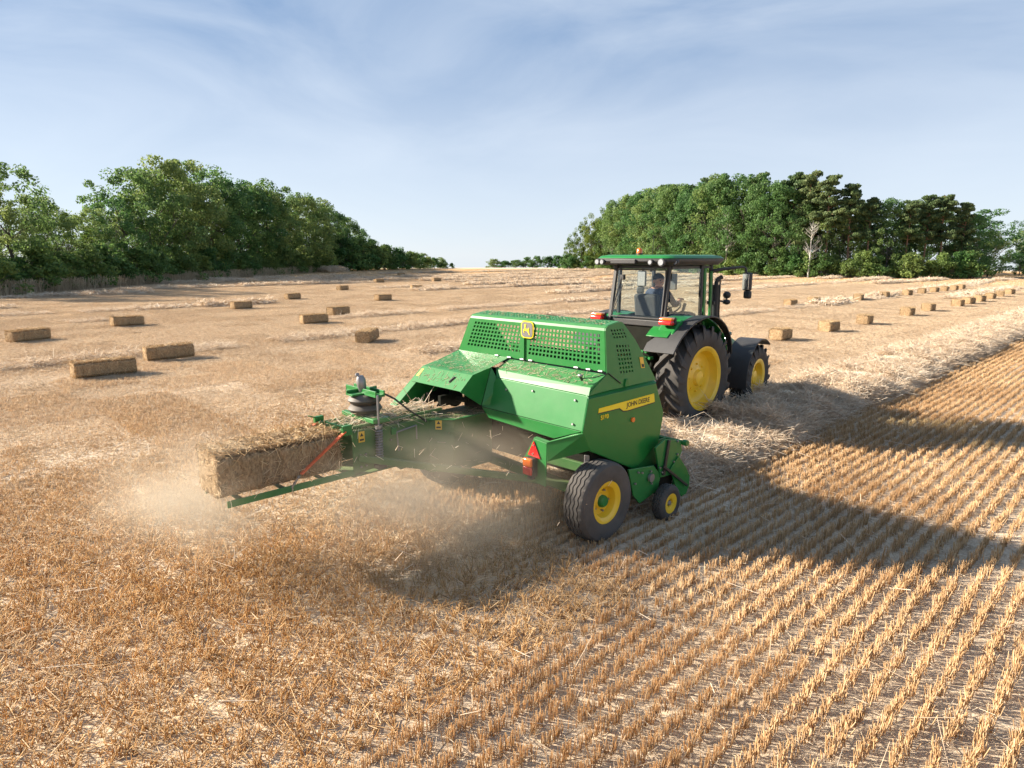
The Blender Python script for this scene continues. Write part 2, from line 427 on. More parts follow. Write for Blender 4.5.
def stalks(base, tip, rad, bend=None):
    """triangular straws from base to tip (n,3); returns verts, quads"""
    n = len(base); d = tip - base
    d /= np.linalg.norm(d, axis=1, keepdims=True) + 1e-9
    ref = np.where(np.abs(d[:, 2:3]) > 0.8, np.array([[1.0, 0, 0]]), np.array([[0, 0, 1.0]]))
    a = np.cross(d, ref); a /= np.linalg.norm(a, axis=1, keepdims=True) + 1e-9
    b = np.cross(d, a); rad = np.asarray(rad).reshape(-1, 1)
    vs = []
    for P, k in ((base, 1.0), (tip, 0.75)):
        for q in (0, 2.094, 4.189):
            vs.append(P + (a * math.cos(q) + b * math.sin(q)) * rad * k)
    V = np.stack(vs, 1).reshape(-1, 3)
    i = np.arange(n)[:, None] * 6
    Q = np.concatenate([i + np.array([[0, 1, 4, 3]]), i + np.array([[1, 2, 5, 4]]), i + np.array([[2, 0, 3, 5]])], 0)
    return V, Q

def ordinal(n):
    return ['first', 'second', 'third', 'fourth', 'fifth', 'sixth', 'seventh', 'eighth', 'ninth', 'tenth', 'eleventh', 'twelfth',
            'thirteenth', 'fourteenth', 'fifteenth', 'sixteenth', 'seventeenth', 'eighteenth', 'nineteenth', 'twentieth'][n] if n < 20 else '%dth' % (n + 1)

YAW = R(45.453)
def in_view(x, y, extra=0.16, near=4.0):
    """is the ground point inside the widened view wedge"""
    fx, fy = -math.sin(YAW), math.cos(YAW); rx, ry = math.cos(YAW), math.sin(YAW)
    dpt = x * fx + y * fy; lat = x * rx + y * ry
    return dpt > -1.0 and abs(lat) < (dpt + near) * (0.77 + extra)

# ------------------------------------------------------------------ ground
def ground_z(x, y):
    r = np.hypot(x, y)
    z = np.where(r > 150, -((np.maximum(r, 150) - 150) ** 2) / (2 * 60 * 30), 0.0)
    z = np.where(r > 210, -1.0 - (r - 210) * 0.0333, z)
    return z

def build_ground():
    # fine grid near, stretching outwards
    t = np.concatenate([np.linspace(0, 24, 60), 24 * np.exp(np.linspace(0.03, 4.9, 90))])
    ax = np.concatenate([-t[::-1], t[1:]])
    n = len(ax)
    X, Y = np.meshgrid(ax, ax, indexing='ij')
    Z = ground_z(X, Y)
    r = np.hypot(X, Y)
    und = 0.02 * (np.sin(X * 1.7 + Y * .3) + np.sin(Y * 0.9 - X * .6)) * np.clip((40 - r) / 20, 0, 1)
    V = np.stack([X, Y, Z + und - 0.02], -1).reshape(-1, 3)
    i = np.arange(n - 1)[:, None] * n + np.arange(n - 1)[None, :]
    Q = np.stack([i, i + n, i + n + 1, i + 1], -1).reshape(-1, 4)
    m, nt, out = new_mat('field_soil_and_chaff')
    N, L = nt.nodes, nt.links
    g = N.new('ShaderNodeNewGeometry')
    b = N.new('ShaderNodeBsdfPrincipled'); b.inputs['Roughness'].default_value = 0.95; b.inputs['Specular IOR Level'].default_value = 0.1
    L.new(b.outputs[0], out.inputs['Surface'])
    def noise(sc, det, vec=None, rough=.6):
        q = N.new('ShaderNodeTexNoise'); q.inputs['Scale'].default_value = sc; q.inputs['Detail'].default_value = det; q.inputs['Roughness'].default_value = rough
        L.new(vec or g.outputs['Position'], q.inputs['Vector']); return q
    def ramp(src, stops):
        q = N.new('ShaderNodeValToRGB'); el = q.color_ramp.elements
        while len(el) < len(stops): el.new(.5)
        for e, (p, c) in zip(el, stops): e.position = p; e.color = tuple(c) + (1,)
        L.new(src, q.inputs['Fac']); return q
    fine = noise(38, 8, rough=.75)
    c_fine = ramp(fine.outputs['Fac'], [(0.3, (0.42, 0.325, 0.235)), (0.5, (0.64, 0.525, 0.40)), (0.72, (0.80, 0.70, 0.56))])
    # long streaks along the direction of work
    mp = N.new('ShaderNodeMapping'); mp.inputs['Scale'].default_value = (1.0, 0.05, 1.0)
    L.new(g.outputs['Position'], mp.inputs['Vector'])
    st = noise(0.55, 6, mp.outputs['Vector'])
    c_st = ramp(st.outputs['Fac'], [(0.34, (0.68, 0.62, 0.56)), (0.5, (1.0, 1.0, 1.0)), (0.66, (1.22, 1.2, 1.14))])
    big = noise(0.09, 4)
    c_big = ramp(big.outputs['Fac'], [(0.3, (0.86, 0.84, 0.82)), (0.7, (1.12, 1.1, 1.05))])
    m1 = N.new('ShaderNodeMixRGB'); m1.blend_type = 'MULTIPLY'; m1.inputs['Fac'].default_value = 1
    L.new(c_fine.outputs[0], m1.inputs[1]); L.new(c_st.outputs[0], m1.inputs[2])
    m2 = N.new('ShaderNodeMixRGB'); m2.blend_type = 'MULTIPLY'; m2.inputs['Fac'].default_value = 1
    L.new(m1.outputs[0], m2.inputs[1]); L.new(c_big.outputs[0], m2.inputs[2])
    # beyond where single stalks are built the stubble colour takes over
    ln = N.new('ShaderNodeVectorMath'); ln.operation = 'LENGTH'; L.new(g.outputs['Position'], ln.inputs[0])
    mr = N.new('ShaderNodeMapRange'); mr.inputs['From Min'].default_value = 25; mr.inputs['From Max'].default_value = 90; mr.inputs['To Max'].default_value = 0.5
    L.new(ln.outputs['Value'], mr.inputs['Value'])
    m3 = N.new('ShaderNodeMixRGB'); m3.inputs['Color2'].default_value = (0.62, 0.47, 0.31, 1)
    L.new(mr.outputs[0], m3.inputs['Fac']); L.new(m2.outputs[0], m3.inputs[1])
    L.new(m3.outputs[0], b.inputs['Base Color'])
    bp = N.new('ShaderNodeBump'); bp.inputs['Strength'].default_value = 0.9; bp.inputs['Distance'].default_value = 0.03
    L.new(fine.outputs['Fac'], bp.inputs['Height']); L.new(bp.outputs[0], b.inputs['Normal'])
    o = bpy.data.objects.new('ground', mesh_np('ground', V, Q, m)); COL.objects.link(o)
    o['kind'] = 'structure'; o['label'] = 'harvested grain field of dry soil and chaff'
build_ground()

# ------------------------------------------------------------------ scatter by geometry nodes (stuff only)
def scatter(name, sources, pts, idx, rot, scl, label, dense_kind='stuff'):
    src = bpy.data.collections.new(name + '_sources')
    for k, me in enumerate(sources):
        so = bpy.data.objects.new('%s_source_%02d' % (name, k), me); src.objects.link(so)
    me = bpy.data.meshes.new(name)
    me.vertices.add(len(pts)); me.vertices.foreach_set('co', np.asarray(pts, dtype=np.float32).ravel())
    a = me.attributes.new('pick', 'INT', 'POINT'); a.data.foreach_set('value', np.asarray(idx, dtype=np.int32))
    a = me.attributes.new('turn', 'FLOAT', 'POINT'); a.data.foreach_set('value', np.asarray(rot, dtype=np.float32))
    a = me.attributes.new('size', 'FLOAT_VECTOR', 'POINT'); a.data.foreach_set('vector', np.asarray(scl, dtype=np.float32).ravel())
    o = bpy.data.objects.new(name, me); COL.objects.link(o)
    ng = bpy.data.node_groups.new(name + '_scatter', 'GeometryNodeTree')
    ng.interface.new_socket('Geometry', in_out='INPUT', socket_type='NodeSocketGeometry')
    ng.interface.new_socket('Geometry', in_out='OUTPUT', socket_type='NodeSocketGeometry')
    N, L = ng.nodes, ng.links
    gi, go = N.new('NodeGroupInput'), N.new('NodeGroupOutput')
    ci = N.new('GeometryNodeCollectionInfo'); ci.inputs['Collection'].default_value = src
    ci.inputs['Separate Children'].default_value = True; ci.inputs['Reset Children'].default_value = True
    ip = N.new('GeometryNodeInstanceOnPoints'); ip.inputs['Pick Instance'].default_value = True
    def attr(n, t):
        q = N.new('GeometryNodeInputNamedAttribute'); q.data_type = t; q.inputs['Name'].default_value = n
        return [s for s in q.outputs if s.enabled and s.name == 'Attribute'][0]
    cx = N.new('ShaderNodeCombineXYZ'); L.new(attr('turn', 'FLOAT'), cx.inputs['Z'])
    L.new(gi.outputs[0], ip.inputs['Points']); L.new(ci.outputs[0], ip.inputs['Instance'])
    L.new(attr('pick', 'INT'), ip.inputs['Instance Index']); L.new(cx.outputs[0], ip.inputs['Rotation'])
    L.new(attr('size', 'FLOAT_VECTOR'), ip.inputs['Scale']); L.new(ip.outputs[0], go.inputs[0])
    md = o.modifiers.new('scatter', 'NODES'); md.node_group = ng
    o['kind'] = 'stuff'; o['label'] = label
    return o

ROW = 0.148
NR = 10
PS = ROW * NR                                    # patch edge 1.48 m

def stubble_patch(name, dense, seed, gold=True):
    sparse = dense and not gold
    g = np.random.default_rng(seed)
    B, T, Rd = [], [], []
    for r in range(NR):
        x0 = (r + .5) * ROW - PS / 2
        y = -PS / 2
        gapn = 0
        while y < PS / 2:
            y += g.uniform(.020, .044) if dense else g.uniform(.014, .030)
            if sparse: y += g.uniform(.012, .02)
            if g.random() < .035: y += g.uniform(.03, .11)
            k = g.integers(4, 9) if dense else g.integers(4, 8)
            sx = .034 if dense else .015
            hx = g.normal(0, sx); hh = g.uniform(.045, .095) if not dense else g.uniform(.03, .08)
            if sparse: k = 3; hh *= .75
            for _ in range(k):
                b = np.array([x0 + hx + g.normal(0, .010), y + g.normal(0, .012), -.02])
                h = hh * g.uniform(.7, 1.12)
                le = g.normal(0, .6, 2) if dense else g.normal(0, .17, 2)
                B.append(b); T.append(b + np.array([le[0] * h, le[1] * h, h + .02])); Rd.append(g.uniform(.0022, .0042))
    V1, Q1 = stalks(np.array(B), np.array(T), np.array(Rd))
    # loose straw lying between the rows
    n = 1500 if dense else 700
    c = np.stack([g.uniform(-PS / 2, PS / 2, n), g.uniform(-PS / 2, PS / 2, n), g.uniform(.0, .045 if dense else .02, n)], 1)
    an = g.uniform(0, math.pi, n); ln = g.gamma(2.2, .035, n) + .02; tl = g.normal(0, .18, n)
    dv = np.stack([np.cos(an) * np.cos(tl), np.sin(an) * np.cos(tl), np.sin(tl)], 1) * ln[:, None] / 2
    V2, Q2 = stalks(c - dv, c + dv, g.uniform(.0018, .0036, n))
    V = np.concatenate([V1, V2]); Q = np.concatenate([Q1, Q2 + len(V1)])
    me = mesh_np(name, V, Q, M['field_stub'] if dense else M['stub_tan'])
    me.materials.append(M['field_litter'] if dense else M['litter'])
    mi = np.zeros(len(Q), dtype=np.int32); mi[len(Q1):] = 1
    me.polygons.foreach_set('material_index', mi)
    return me

def far_patch(name, size, seed, gold):
    g = np.random.default_rng(seed)
    rows = int(round(size / ROW)); n = rows * 26
    x = (g.integers(0, rows, n) + .5) * ROW - size / 2 + g.normal(0, .03, n)
    y = g.uniform(-size / 2, size / 2, n)
    h = g.uniform(.03, .075, n)
    b = np.stack([x, y, np.full(n, -.02)], 1); t = b + np.stack([g.normal(0, .03, n), g.normal(0, .03, n), h], 1)
    V, Q = stalks(b, t, g.uniform(.010, .022, n))
    return mesh_np(name, V, Q, M['stub_gold'] if gold else M['stub_tan'])

def build_stubble():
    src = [stubble_patch('stubble_a%d' % k, False, 100 + k) for k in range(5)] + [stubble_patch('stubble_b%d' % k, True, 200 + k) for k in range(5)] + [stubble_patch('stubble_c%d' % k, True, 250 + k, False) for k in range(5)]
    FS = PS * 4
    src += [far_patch('stubble_f%d' % k, FS, 300 + k, False) for k in range(3)]
    P, I, T, Z = [], [], [], []
    g = np.random.default_rng(5)
    near = 78.0
    k0, k1 = int(-40 / PS), int(40 / PS)
    for i in range(-56, 12):
        for j in range(-10, 56):
            x, y = (i + .5) * PS, (j + .5) * PS
            d = math.hypot(x, y)
            if d > near or not in_view(x, y): continue
            P.append((x, y, 0)); T.append(math.pi * g.integers(0, 2))
            dense = (y < 4.6 and x < -3.2 + .25 * (y - 2)) or x < -5.6
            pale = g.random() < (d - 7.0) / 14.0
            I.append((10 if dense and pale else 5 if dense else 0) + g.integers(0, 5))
            s = g.uniform(.88, 1.1); Z.append((1, 1, s))
    for i in range(-26, 8):
        for j in range(-4, 26):
            x, y = (i + .5) * FS, (j + .5) * FS
            d = math.hypot(x, y)
            if d < near - 2.0 or d > 150 or not in_view(x, y): continue
            P.append((x, y, 0)); T.append(math.pi * g.integers(0, 2)); I.append(15 + g.integers(0, 3)); Z.append((1, 1, g.uniform(.85, 1.1)))
    scatter('stubble', src, P, I, T, Z, 'golden cereal stubble standing in drilled rows')
build_stubble()

def build_stray():
    g = np.random.default_rng(66); n = 420
    x = g.uniform(-9, .6, n); y = g.uniform(-.5, 12, n); z = g.uniform(.02, .09, n)
    an = g.uniform(0, 6.283, n); ln = g.uniform(.1, .36, n); tl = g.normal(0, .25, n)
    dv = np.stack([np.cos(an) * np.cos(tl), np.sin(an) * np.cos(tl), np.sin(tl)], 1) * ln[:, None] / 2
    c = np.stack([x, y, z], 1)
    V, Q = stalks(c - dv, c + dv, g.uniform(.002, .0038, n)); V[:, 2] = np.maximum(V[:, 2], .0)
    o = bpy.data.objects.new('stray_straw', mesh_np('stray_straw', V, Q, M['windrow'])); COL.objects.link(o)
    tag(o, 'single long pale straws lying across the stubble rows', None, None, 'stuff')
build_stray()

# ------------------------------------------------------------------ straw windrow ahead of the pick-up and thin swaths on the worked ground
def swath_patch(name, width, height, n, seed, length=1.2, rad=(.0025, .0052), lmin=.14):
    g = np.random.default_rng(seed)
    u = np.clip(g.uniform(-.92, .92, n) + g.normal(0, .09, n), -1, 1) * width / 2
    y = g.uniform(-length / 2, length / 2, n)
    top = height * (1 - (np.abs(u) / (width / 2)) ** 4) * (1 + .22 * np.sin(y * 5 + seed) + .15 * np.sin(u * 7 + y * 3))
    z = top * (1 - g.beta(1.1, 3.2, n)) + .015
    an = g.uniform(0, 2 * math.pi, n); ln = g.gamma(3.0, .06, n) + lmin; tl = g.normal(0, .42, n)
    dv = np.stack([np.cos(an) * np.cos(tl), np.sin(an) * np.cos(tl), np.sin(tl)], 1) * ln[:, None] / 2
    c = np.stack([u, y, np.maximum(z, .01)], 1)
    mid = c + np.stack([g.normal(0, .012, n), g.normal(0, .012, n), g.normal(.008, .012, n)], 1)
    rd = g.uniform(rad[0], rad[1], n)
    V1, Q1 = stalks(c - dv, mid, rd); V2, Q2 = stalks(mid, c + dv, rd)
    V = np.concatenate([V1, V2]); Q = np.concatenate([Q1, Q2 + len(V1)])
    V[:, 2] = np.maximum(V[:, 2], .004)
    return mesh_np(name, V, Q, M['windrow'])

def mound_mesh(name, x0, half, height, ys, seed):
    """a lumpy core of packed straw under the loose stems"""
    g = np.random.default_rng(seed)
    us = np.linspace(-1, 1, 17)
    Yg, U = np.meshgrid(ys, us, indexing='ij')
    ph = g.uniform(0, 6, 6)
    wob = 1 + .18 * np.sin(Yg * 1.7 + ph[0]) + .12 * np.sin(Yg * 4.1 + ph[1] + U * 2) + .09 * np.sin(Yg * 9 + ph[2] + 5 * U) + g.normal(0, .05, Yg.shape)
    Z = height * np.clip(1 - np.abs(U) ** 4, 0, 1) * wob - .01
    end = np.clip((Yg - ys[0]) / .9, 0, 1)
    X = x0 + U * half * (1 + .1 * np.sin(Yg * 1.1 + ph[3]) + .05 * np.sin(Yg * 3.7 + ph[4]))
    V = np.stack([X, Yg, Z * (0.35 + .65 * end)], -1).reshape(-1, 3)
    n, k = Yg.shape
    i = np.arange(n - 1)[:, None] * k + np.arange(k - 1)[None, :]
    Q = np.stack([i, i + k, i + k + 1, i + 1], -1).reshape(-1, 4)
    return V, Q

straw_core = pmat('packed_straw', (0.72, 0.58, 0.42), 0.95, var=0.45, scale=22, bump=1.0, bscale=70, spec=.1)

WX, WH, WHH = -4.92, 0.92, 0.30                     # windrow centre, half width, height
def build_windrow():
    V, Q = mound_mesh('windrow_core', WX, WH * .93, WHH * .8, np.concatenate([np.arange(6.2, 30, .12), np.arange(30, 135, .5)]), 3)
    core = bpy.data.objects.new('windrow_core', mesh_np('windrow_core', V, Q, straw_core)); COL.objects.link(core)
    core.data.polygons.foreach_set('use_smooth', [True] * len(core.data.polygons))
    src = [swath_patch('windrow_n%d' % k, WH * 2.25, WHH, 3800, 40 + k, rad=(.0022, .0046)) for k in range(4)]
    src += [swath_patch('windrow_f%d' % k, WH * 2.2, WHH, 1500, 50 + k, 2.4, (.006, .013), .2) for k in range(3)]
    P, I, T, Z = [], [], [], []
    g = np.random.default_rng(9)
    y = 6.35
    while y < 34:
        P.append((WX + .06 * math.sin(y * .9), y, 0)); I.append(g.integers(0, 4)); T.append(math.pi * g.integers(0, 2) + g.normal(0, .06))
        Z.append((1, 1.1, g.uniform(.85, 1.15) * (0.75 if y < 7.2 else 1))); y += 1.0
    while y < 135:
        P.append((WX, y, 0)); I.append(4 + g.integers(0, 3)); T.append(math.pi * g.integers(0, 2)); Z.append((1, 1.1, g.uniform(.9, 1.15))); y += 1.9
    o = scatter('straw_windrow', src, P, I, T, Z, 'thick pale straw windrow running along the right of the tractor')
    core.parent = o; core['kind'] = 'stuff'
    # scraps of swath left on the worked ground, parallel to it
    src = [swath_patch('swath_n%d' % k, 1.1, .13, 750, 70 + k, 2.0, (.003, .006)) for k in range(3)] + \
          [swath_patch('swath_f%d' % k, 1.5, .20, 620, 80 + k, 4.0, (.010, .02), .25) for k in range(3)]
    P, I, T, Z = [], [], [], []
    for lane in (-10.6, -15.9, -21.6, -27.3, -33.0, -38.5, -44.3, -50, -56, -62, -68, -75, -82, -90):
        ph = g.uniform(0, 6)
        y = -30.0
        while y < 125:
            x = lane + .6 * math.sin(y * .045 + ph) + .25 * math.sin(y * .21 + ph)
            d = math.hypot(x, y); far = d > 40
            y += 3.4 if far else 1.7
            if not in_view(x, y) or d > 150 or d < 12: continue
            if x < -52 and y < (-x - 52) * 1.0 - 2: continue
            if math.sin(y * .11 + ph * 3) + math.sin(y * .043 + ph) * .8 < -.35 or g.random() < .12: continue
            P.append((x, y, 0)); I.append((3 if far else 0) + g.integers(0, 3)); T.append(math.pi * g.integers(0, 2) + g.normal(0, .05))
            Z.append((g.uniform(.8, 1.3), 1.1, g.uniform(.6, 1.25)))
    scatter('swath_remains', src, P, I, T, Z, 'low broken lines of loose straw across the stubble behind the tractor')
build_windrow()

# ------------------------------------------------------------------ small square bales
def bale_mesh(name, L=1.08, W=.46, H=.37, seed=0, loose=850):
    g = np.random.default_rng(seed)
    ny, nx, nz = 26, 9, 8
    flake = g.normal(0, .010, ny + 1); flake[::2] += .006
    bulge = g.normal(0, .008, ny + 1)
    def pt(u, v, w):                            # u along y, v across x, w height; -1..1
        k = int(round((u + 1) / 2 * ny))
        rr = 1 + flake[k] / .2
        e = .045
        x = v * W / 2 * (rr if abs(v) > .9 else 1); z = H / 2 + w * H / 2 * (rr if w > .9 else 1)
        # rounded long edges
        ed = max(0, abs(v) - .72) / .28 * max(0, abs(w) - .72) / .28
        x -= math.copysign(e * ed, v); z -= math.copysign(e * ed, w)
        y = u * L / 2 + bulge[k] * (1 - abs(u)) + (math.copysign(.018 * (1 - v * v) * (1 - w * w), u) if abs(u) > .99 else 0)
        return (x + g.normal(0, .004), y + g.normal(0, .005), max(z + g.normal(0, .004), 0.0))
    mb = MB()
    us = np.linspace(-1, 1, ny + 1); vs = np.linspace(-1, 1, nx + 1); ws = np.linspace(-1, 1, nz + 1)
    P = {}
    def vid(i, j, k):
        if (i, j, k) not in P:
            P[(i, j, k)] = len(mb.v); mb.v.append(pt(us[i], vs[j], ws[k]))
        return P[(i, j, k)]
    for i in range(ny):
        for j in range(nx):
            for k in (0, nz): mb.f.append((vid(i, j, k), vid(i + 1, j, k), vid(i + 1, j + 1, k), vid(i, j + 1, k)))
        for k in range(nz):
            for j in (0, nx): mb.f.append((vid(i, j, k), vid(i + 1, j, k), vid(i + 1, j, k + 1), vid(i, j, k + 1)))
    for j in range(nx):
        for k in range(nz):
            for i in (0, ny): mb.f.append((vid(i, j, k), vid(i, j + 1, k), vid(i, j + 1, k + 1), vid(i, j, k + 1)))
    V1 = np.array(mb.v); Q1 = np.array(mb.f)
    # loose pale stems, crowded on the top face to make it look sunlit
    n = loose
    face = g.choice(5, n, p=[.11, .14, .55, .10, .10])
    c = np.stack([g.uniform(-W / 2, W / 2, n), g.uniform(-L / 2, L / 2, n), g.uniform(0.01, H, n)], 1)
    c[face == 0, 0] = -W / 2; c[face == 1, 0] = W / 2; c[face == 2, 2] = H; c[face == 3, 1] = -L / 2; c[face == 4, 1] = L / 2
    nrm = np.zeros((n, 3)); nrm[face == 0, 0] = -1; nrm[face == 1, 0] = 1; nrm[face == 2, 2] = 1; nrm[face == 3, 1] = -1; nrm[face == 4, 1] = 1
    d = g.normal(0, 1, (n, 3)); d -= nrm * (d * nrm).sum(1, keepdims=True) * .75
    d /= np.linalg.norm(d, axis=1, keepdims=True); ln = g.uniform(.05, .2, n)[:, None]
    c += nrm * g.uniform(-.004, .012, n)[:, None]
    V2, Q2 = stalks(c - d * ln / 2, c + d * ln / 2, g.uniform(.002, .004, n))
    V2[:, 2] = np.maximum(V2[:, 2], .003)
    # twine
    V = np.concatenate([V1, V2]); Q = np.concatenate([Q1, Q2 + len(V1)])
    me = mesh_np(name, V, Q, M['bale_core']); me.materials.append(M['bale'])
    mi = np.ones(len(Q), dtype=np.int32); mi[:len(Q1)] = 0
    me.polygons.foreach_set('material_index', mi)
    sm = np.zeros(len(Q), dtype=bool); sm[:len(Q1)] = True
    me.polygons.foreach_set('use_smooth', sm)
    return me

def bale_core_mat():
    m, nt, out = new_mat('pressed_straw')
    N, L = nt.nodes, nt.links
    tc = N.new('ShaderNodeTexCoord'); mp = N.new('ShaderNodeMapping'); mp.inputs['Scale'].default_value = (1, 2.2, 1)
    L.new(tc.outputs['Object'], mp.inputs['Vector'])
    n1 = N.new('ShaderNodeTexNoise'); n1.inputs['Scale'].default_value = 26; n1.inputs['Detail'].default_value = 7; n1.inputs['Roughness'].default_value = .75
    L.new(mp.outputs[0], n1.inputs['Vector'])
    rp = N.new('ShaderNodeValToRGB'); el = rp.color_ramp.elements; el.new(.5)
    for e, (p, c) in zip(el, [(.3, (0.12, 0.075, 0.036)), (.5, (0.38, 0.26, 0.145)), (.72, (0.66, 0.495, 0.315))]): e.position = p; e.color = c + (1,)
    L.new(n1.outputs['Fac'], rp.inputs['Fac'])
    b = N.new('ShaderNodeBsdfPrincipled'); b.inputs['Roughness'].default_value = .9; b.inputs['Specular IOR Level'].default_value = .1
    L.new(rp.outputs[0], b.inputs['Base Color'])
    bp = N.new('ShaderNodeBump'); bp.inputs['Strength'].default_value = 1; bp.inputs['Distance'].default_value = .025
    L.new(n1.outputs['Fac'], bp.inputs['Height']); L.new(bp.outputs[0], b.inputs['Normal']); L.new(b.outputs[0], out.inputs['Surface'])
    return m
M['bale_core'] = bale_core_mat()

BALES_LEFT = [  # x, y, turn, length factor, label
    (-17.83, 4.0, 2, 1.18, 'long straw bale lying nearest the camera on the left'),
    (-19.55, 6.0, -3, 1.1, 'straw bale just right of and behind the nearest left bale'),
    (-27.1, 4.0, 22, 1.1, 'straw bale at the far left edge of the field'),
    (-30.2, 7.8, 5, 1.05, 'straw bale behind the nearest left bale, towards the trees'),
    (-35.8, 14.8, 9, .95, 'lone straw bale midway between near bales and left trees'),
    (-41.3, 20.5, 12, .9, 'small distant straw bale right of the lone midfield bale'),
    (-25.8, 13.7, -6, 1.0, 'straw bale left of the pale bale pair in mid field'),
    (-28.8, 16.6, 14, 1.0, 'pale straw bale behind and right of its darker neighbour'),
    (-19.0, 12.0, 40, 1.0, 'pale straw bale beside the dust behind the green baler'),
    (-49.3, 28.9, 18, .9, 'far straw bale, leftmost of those below the hedge end'),
    (-60.9, 40.1, 5, .95, 'far straw bale beneath the lower end of the left trees'),
    (-45.6, 33.7, -12, .9, 'far straw bale above the baler bale chamber'),
    (-36.1, 24.0, 10, 1.0, 'half buried straw bale in a swath line in mid field'),
    (-81.6, 57.6, 4, 1.0, 'tiny straw bale close under the left tree line'),
    (-59.5, 46.7, 8, 1.0, 'tiny straw bale right of the left tree line end')]
BALES_R1 = [(-9.57, 22.15), (-9.42, 26.0), (-9.43, 29.85), (-9.40, 35.65), (-9.47, 39.4), (-9.2, 44.3), (-9.22, 46.9), (-9.24, 49.9), (-9.36, 53.6), (-9.44, 57.1), (-9.5, 61)]
BALES_R2 = [(-15.75, 37.4), (-15.7, 40.5), (-14.98, 45.9), (-14.74, 50.2), (-14.46, 54.3), (-14.35, 57.5), (-14.2, 60.2), (-14.05, 62.6), (-13.94, 65.2), (-14.06, 68)]

def build_bales():
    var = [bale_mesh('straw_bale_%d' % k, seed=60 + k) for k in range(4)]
    k = 0
    def put(x, y, deg, lf, label, group):
        nonlocal k
        o = bpy.data.objects.new('straw_bale', var[k % 4]); COL.objects.link(o); k += 1
        o.location = (x, y, 0.03); o.rotation_euler = (R(rnd.uniform(-1.5, 1.5)), R(rnd.uniform(-2, 2)), R(deg) + math.pi * rnd.randint(0, 1)); o.scale = (1, lf, 1)
        tag(o, label, 'straw bale', group)
    for x, y, d, lf, lb in BALES_LEFT: put(x, y, d, lf, lb, 'straw bales on the left of the field')
    for i, (x, y) in enumerate(BALES_R1): put(x, y, rnd.uniform(-9, 9), .68, '%s straw bale from the tractor in the nearer bale row' % ordinal(i), 'nearer bale row right of the tractor')
    for i, (x, y) in enumerate(BALES_R2): put(x, y, rnd.uniform(-9, 9), .68, '%s straw bale from the tractor in the farther bale row' % ordinal(i), 'farther bale row right of the tractor')
    # flat heap of straw at the hedge foot
    hp = swath_patch('straw_heap', 4.5, .9, 1500, 91, 4.0, (.015, .03), .3)
    o = bpy.data.objects.new('straw_heap', hp); COL.objects.link(o); o.location = (-106, 60.5, 0)
    tag(o, 'low pale heap of straw at the foot of the left trees', 'straw heap')
build_bales()

# ------------------------------------------------------------------ trees
def branch(mb, p, d, ln, r, depth, g, spread=.7, up=.15, n=6, tips=None, kids=3, wig=.12):
    seg = 4; P = [Vector(p)]; rs = [r]; dv = Vector(d).normalized()
    for i in range(seg):
        dv = (dv + Vector((g.normal(0, wig), g.normal(0, wig), g.normal(up * .3, wig * .6)))).normalized()
        P.append(P[-1] + dv * ln / seg); rs.append(r * (1 - .6 * (i + 1) / seg))
    mb.tube(P, rs, n if depth > 0 else 4)
    if tips is not None: tips.append(P[-1])
    if depth > 0:
        for _ in range(kids):
            t = g.uniform(.35, 1.0); k = min(int(t * seg), seg - 1); q = P[k].lerp(P[k + 1], t * seg - k)
            a = g.uniform(0, 6.283); sd = Vector((math.cos(a), math.sin(a), g.uniform(-.1, .5)))
            branch(mb, q, dv * (1 - spread) + sd * spread + Vector((0, 0, up)), ln * g.uniform(.42, .68), rs[k] * .55, depth - 1, g, spread, up, n, tips, kids, wig)

def leaf_quads(cent, rad, per, size, g, flat=1.0, aspect=1.0):
    """leaf-sized faces in clumps; cent (k,3), rad (k,)"""
    k = len(cent)
    i = np.repeat(np.arange(k), per)
    d = g.normal(0, 1, (len(i), 3)); d /= np.linalg.norm(d, axis=1, keepdims=True)
    rr = rad[i] * g.uniform(.35, 1.0, len(i)) ** .6
    off = d * rr[:, None]; off[:, 2] *= flat
    c = cent[i] + off
    nrm = d * .55 + g.normal(0, .55, d.shape) + np.array([0, 0, .35]); nrm /= np.linalg.norm(nrm, axis=1, keepdims=True)
    a = np.cross(nrm, g.normal(0, 1, d.shape)); a /= np.linalg.norm(a, axis=1, keepdims=True) + 1e-9
    b = np.cross(nrm, a)
    s = (size * g.uniform(.6, 1.35, len(i)))[:, None]
    q = np.stack([c - a * s * aspect, c - b * s * .55 + nrm * s * .15, c + a * s * aspect, c + b * s * .55 + nrm * s * .15], 1).reshape(-1, 3)
    Q = np.arange(len(i) * 4).reshape(-1, 4)
    return q, Q

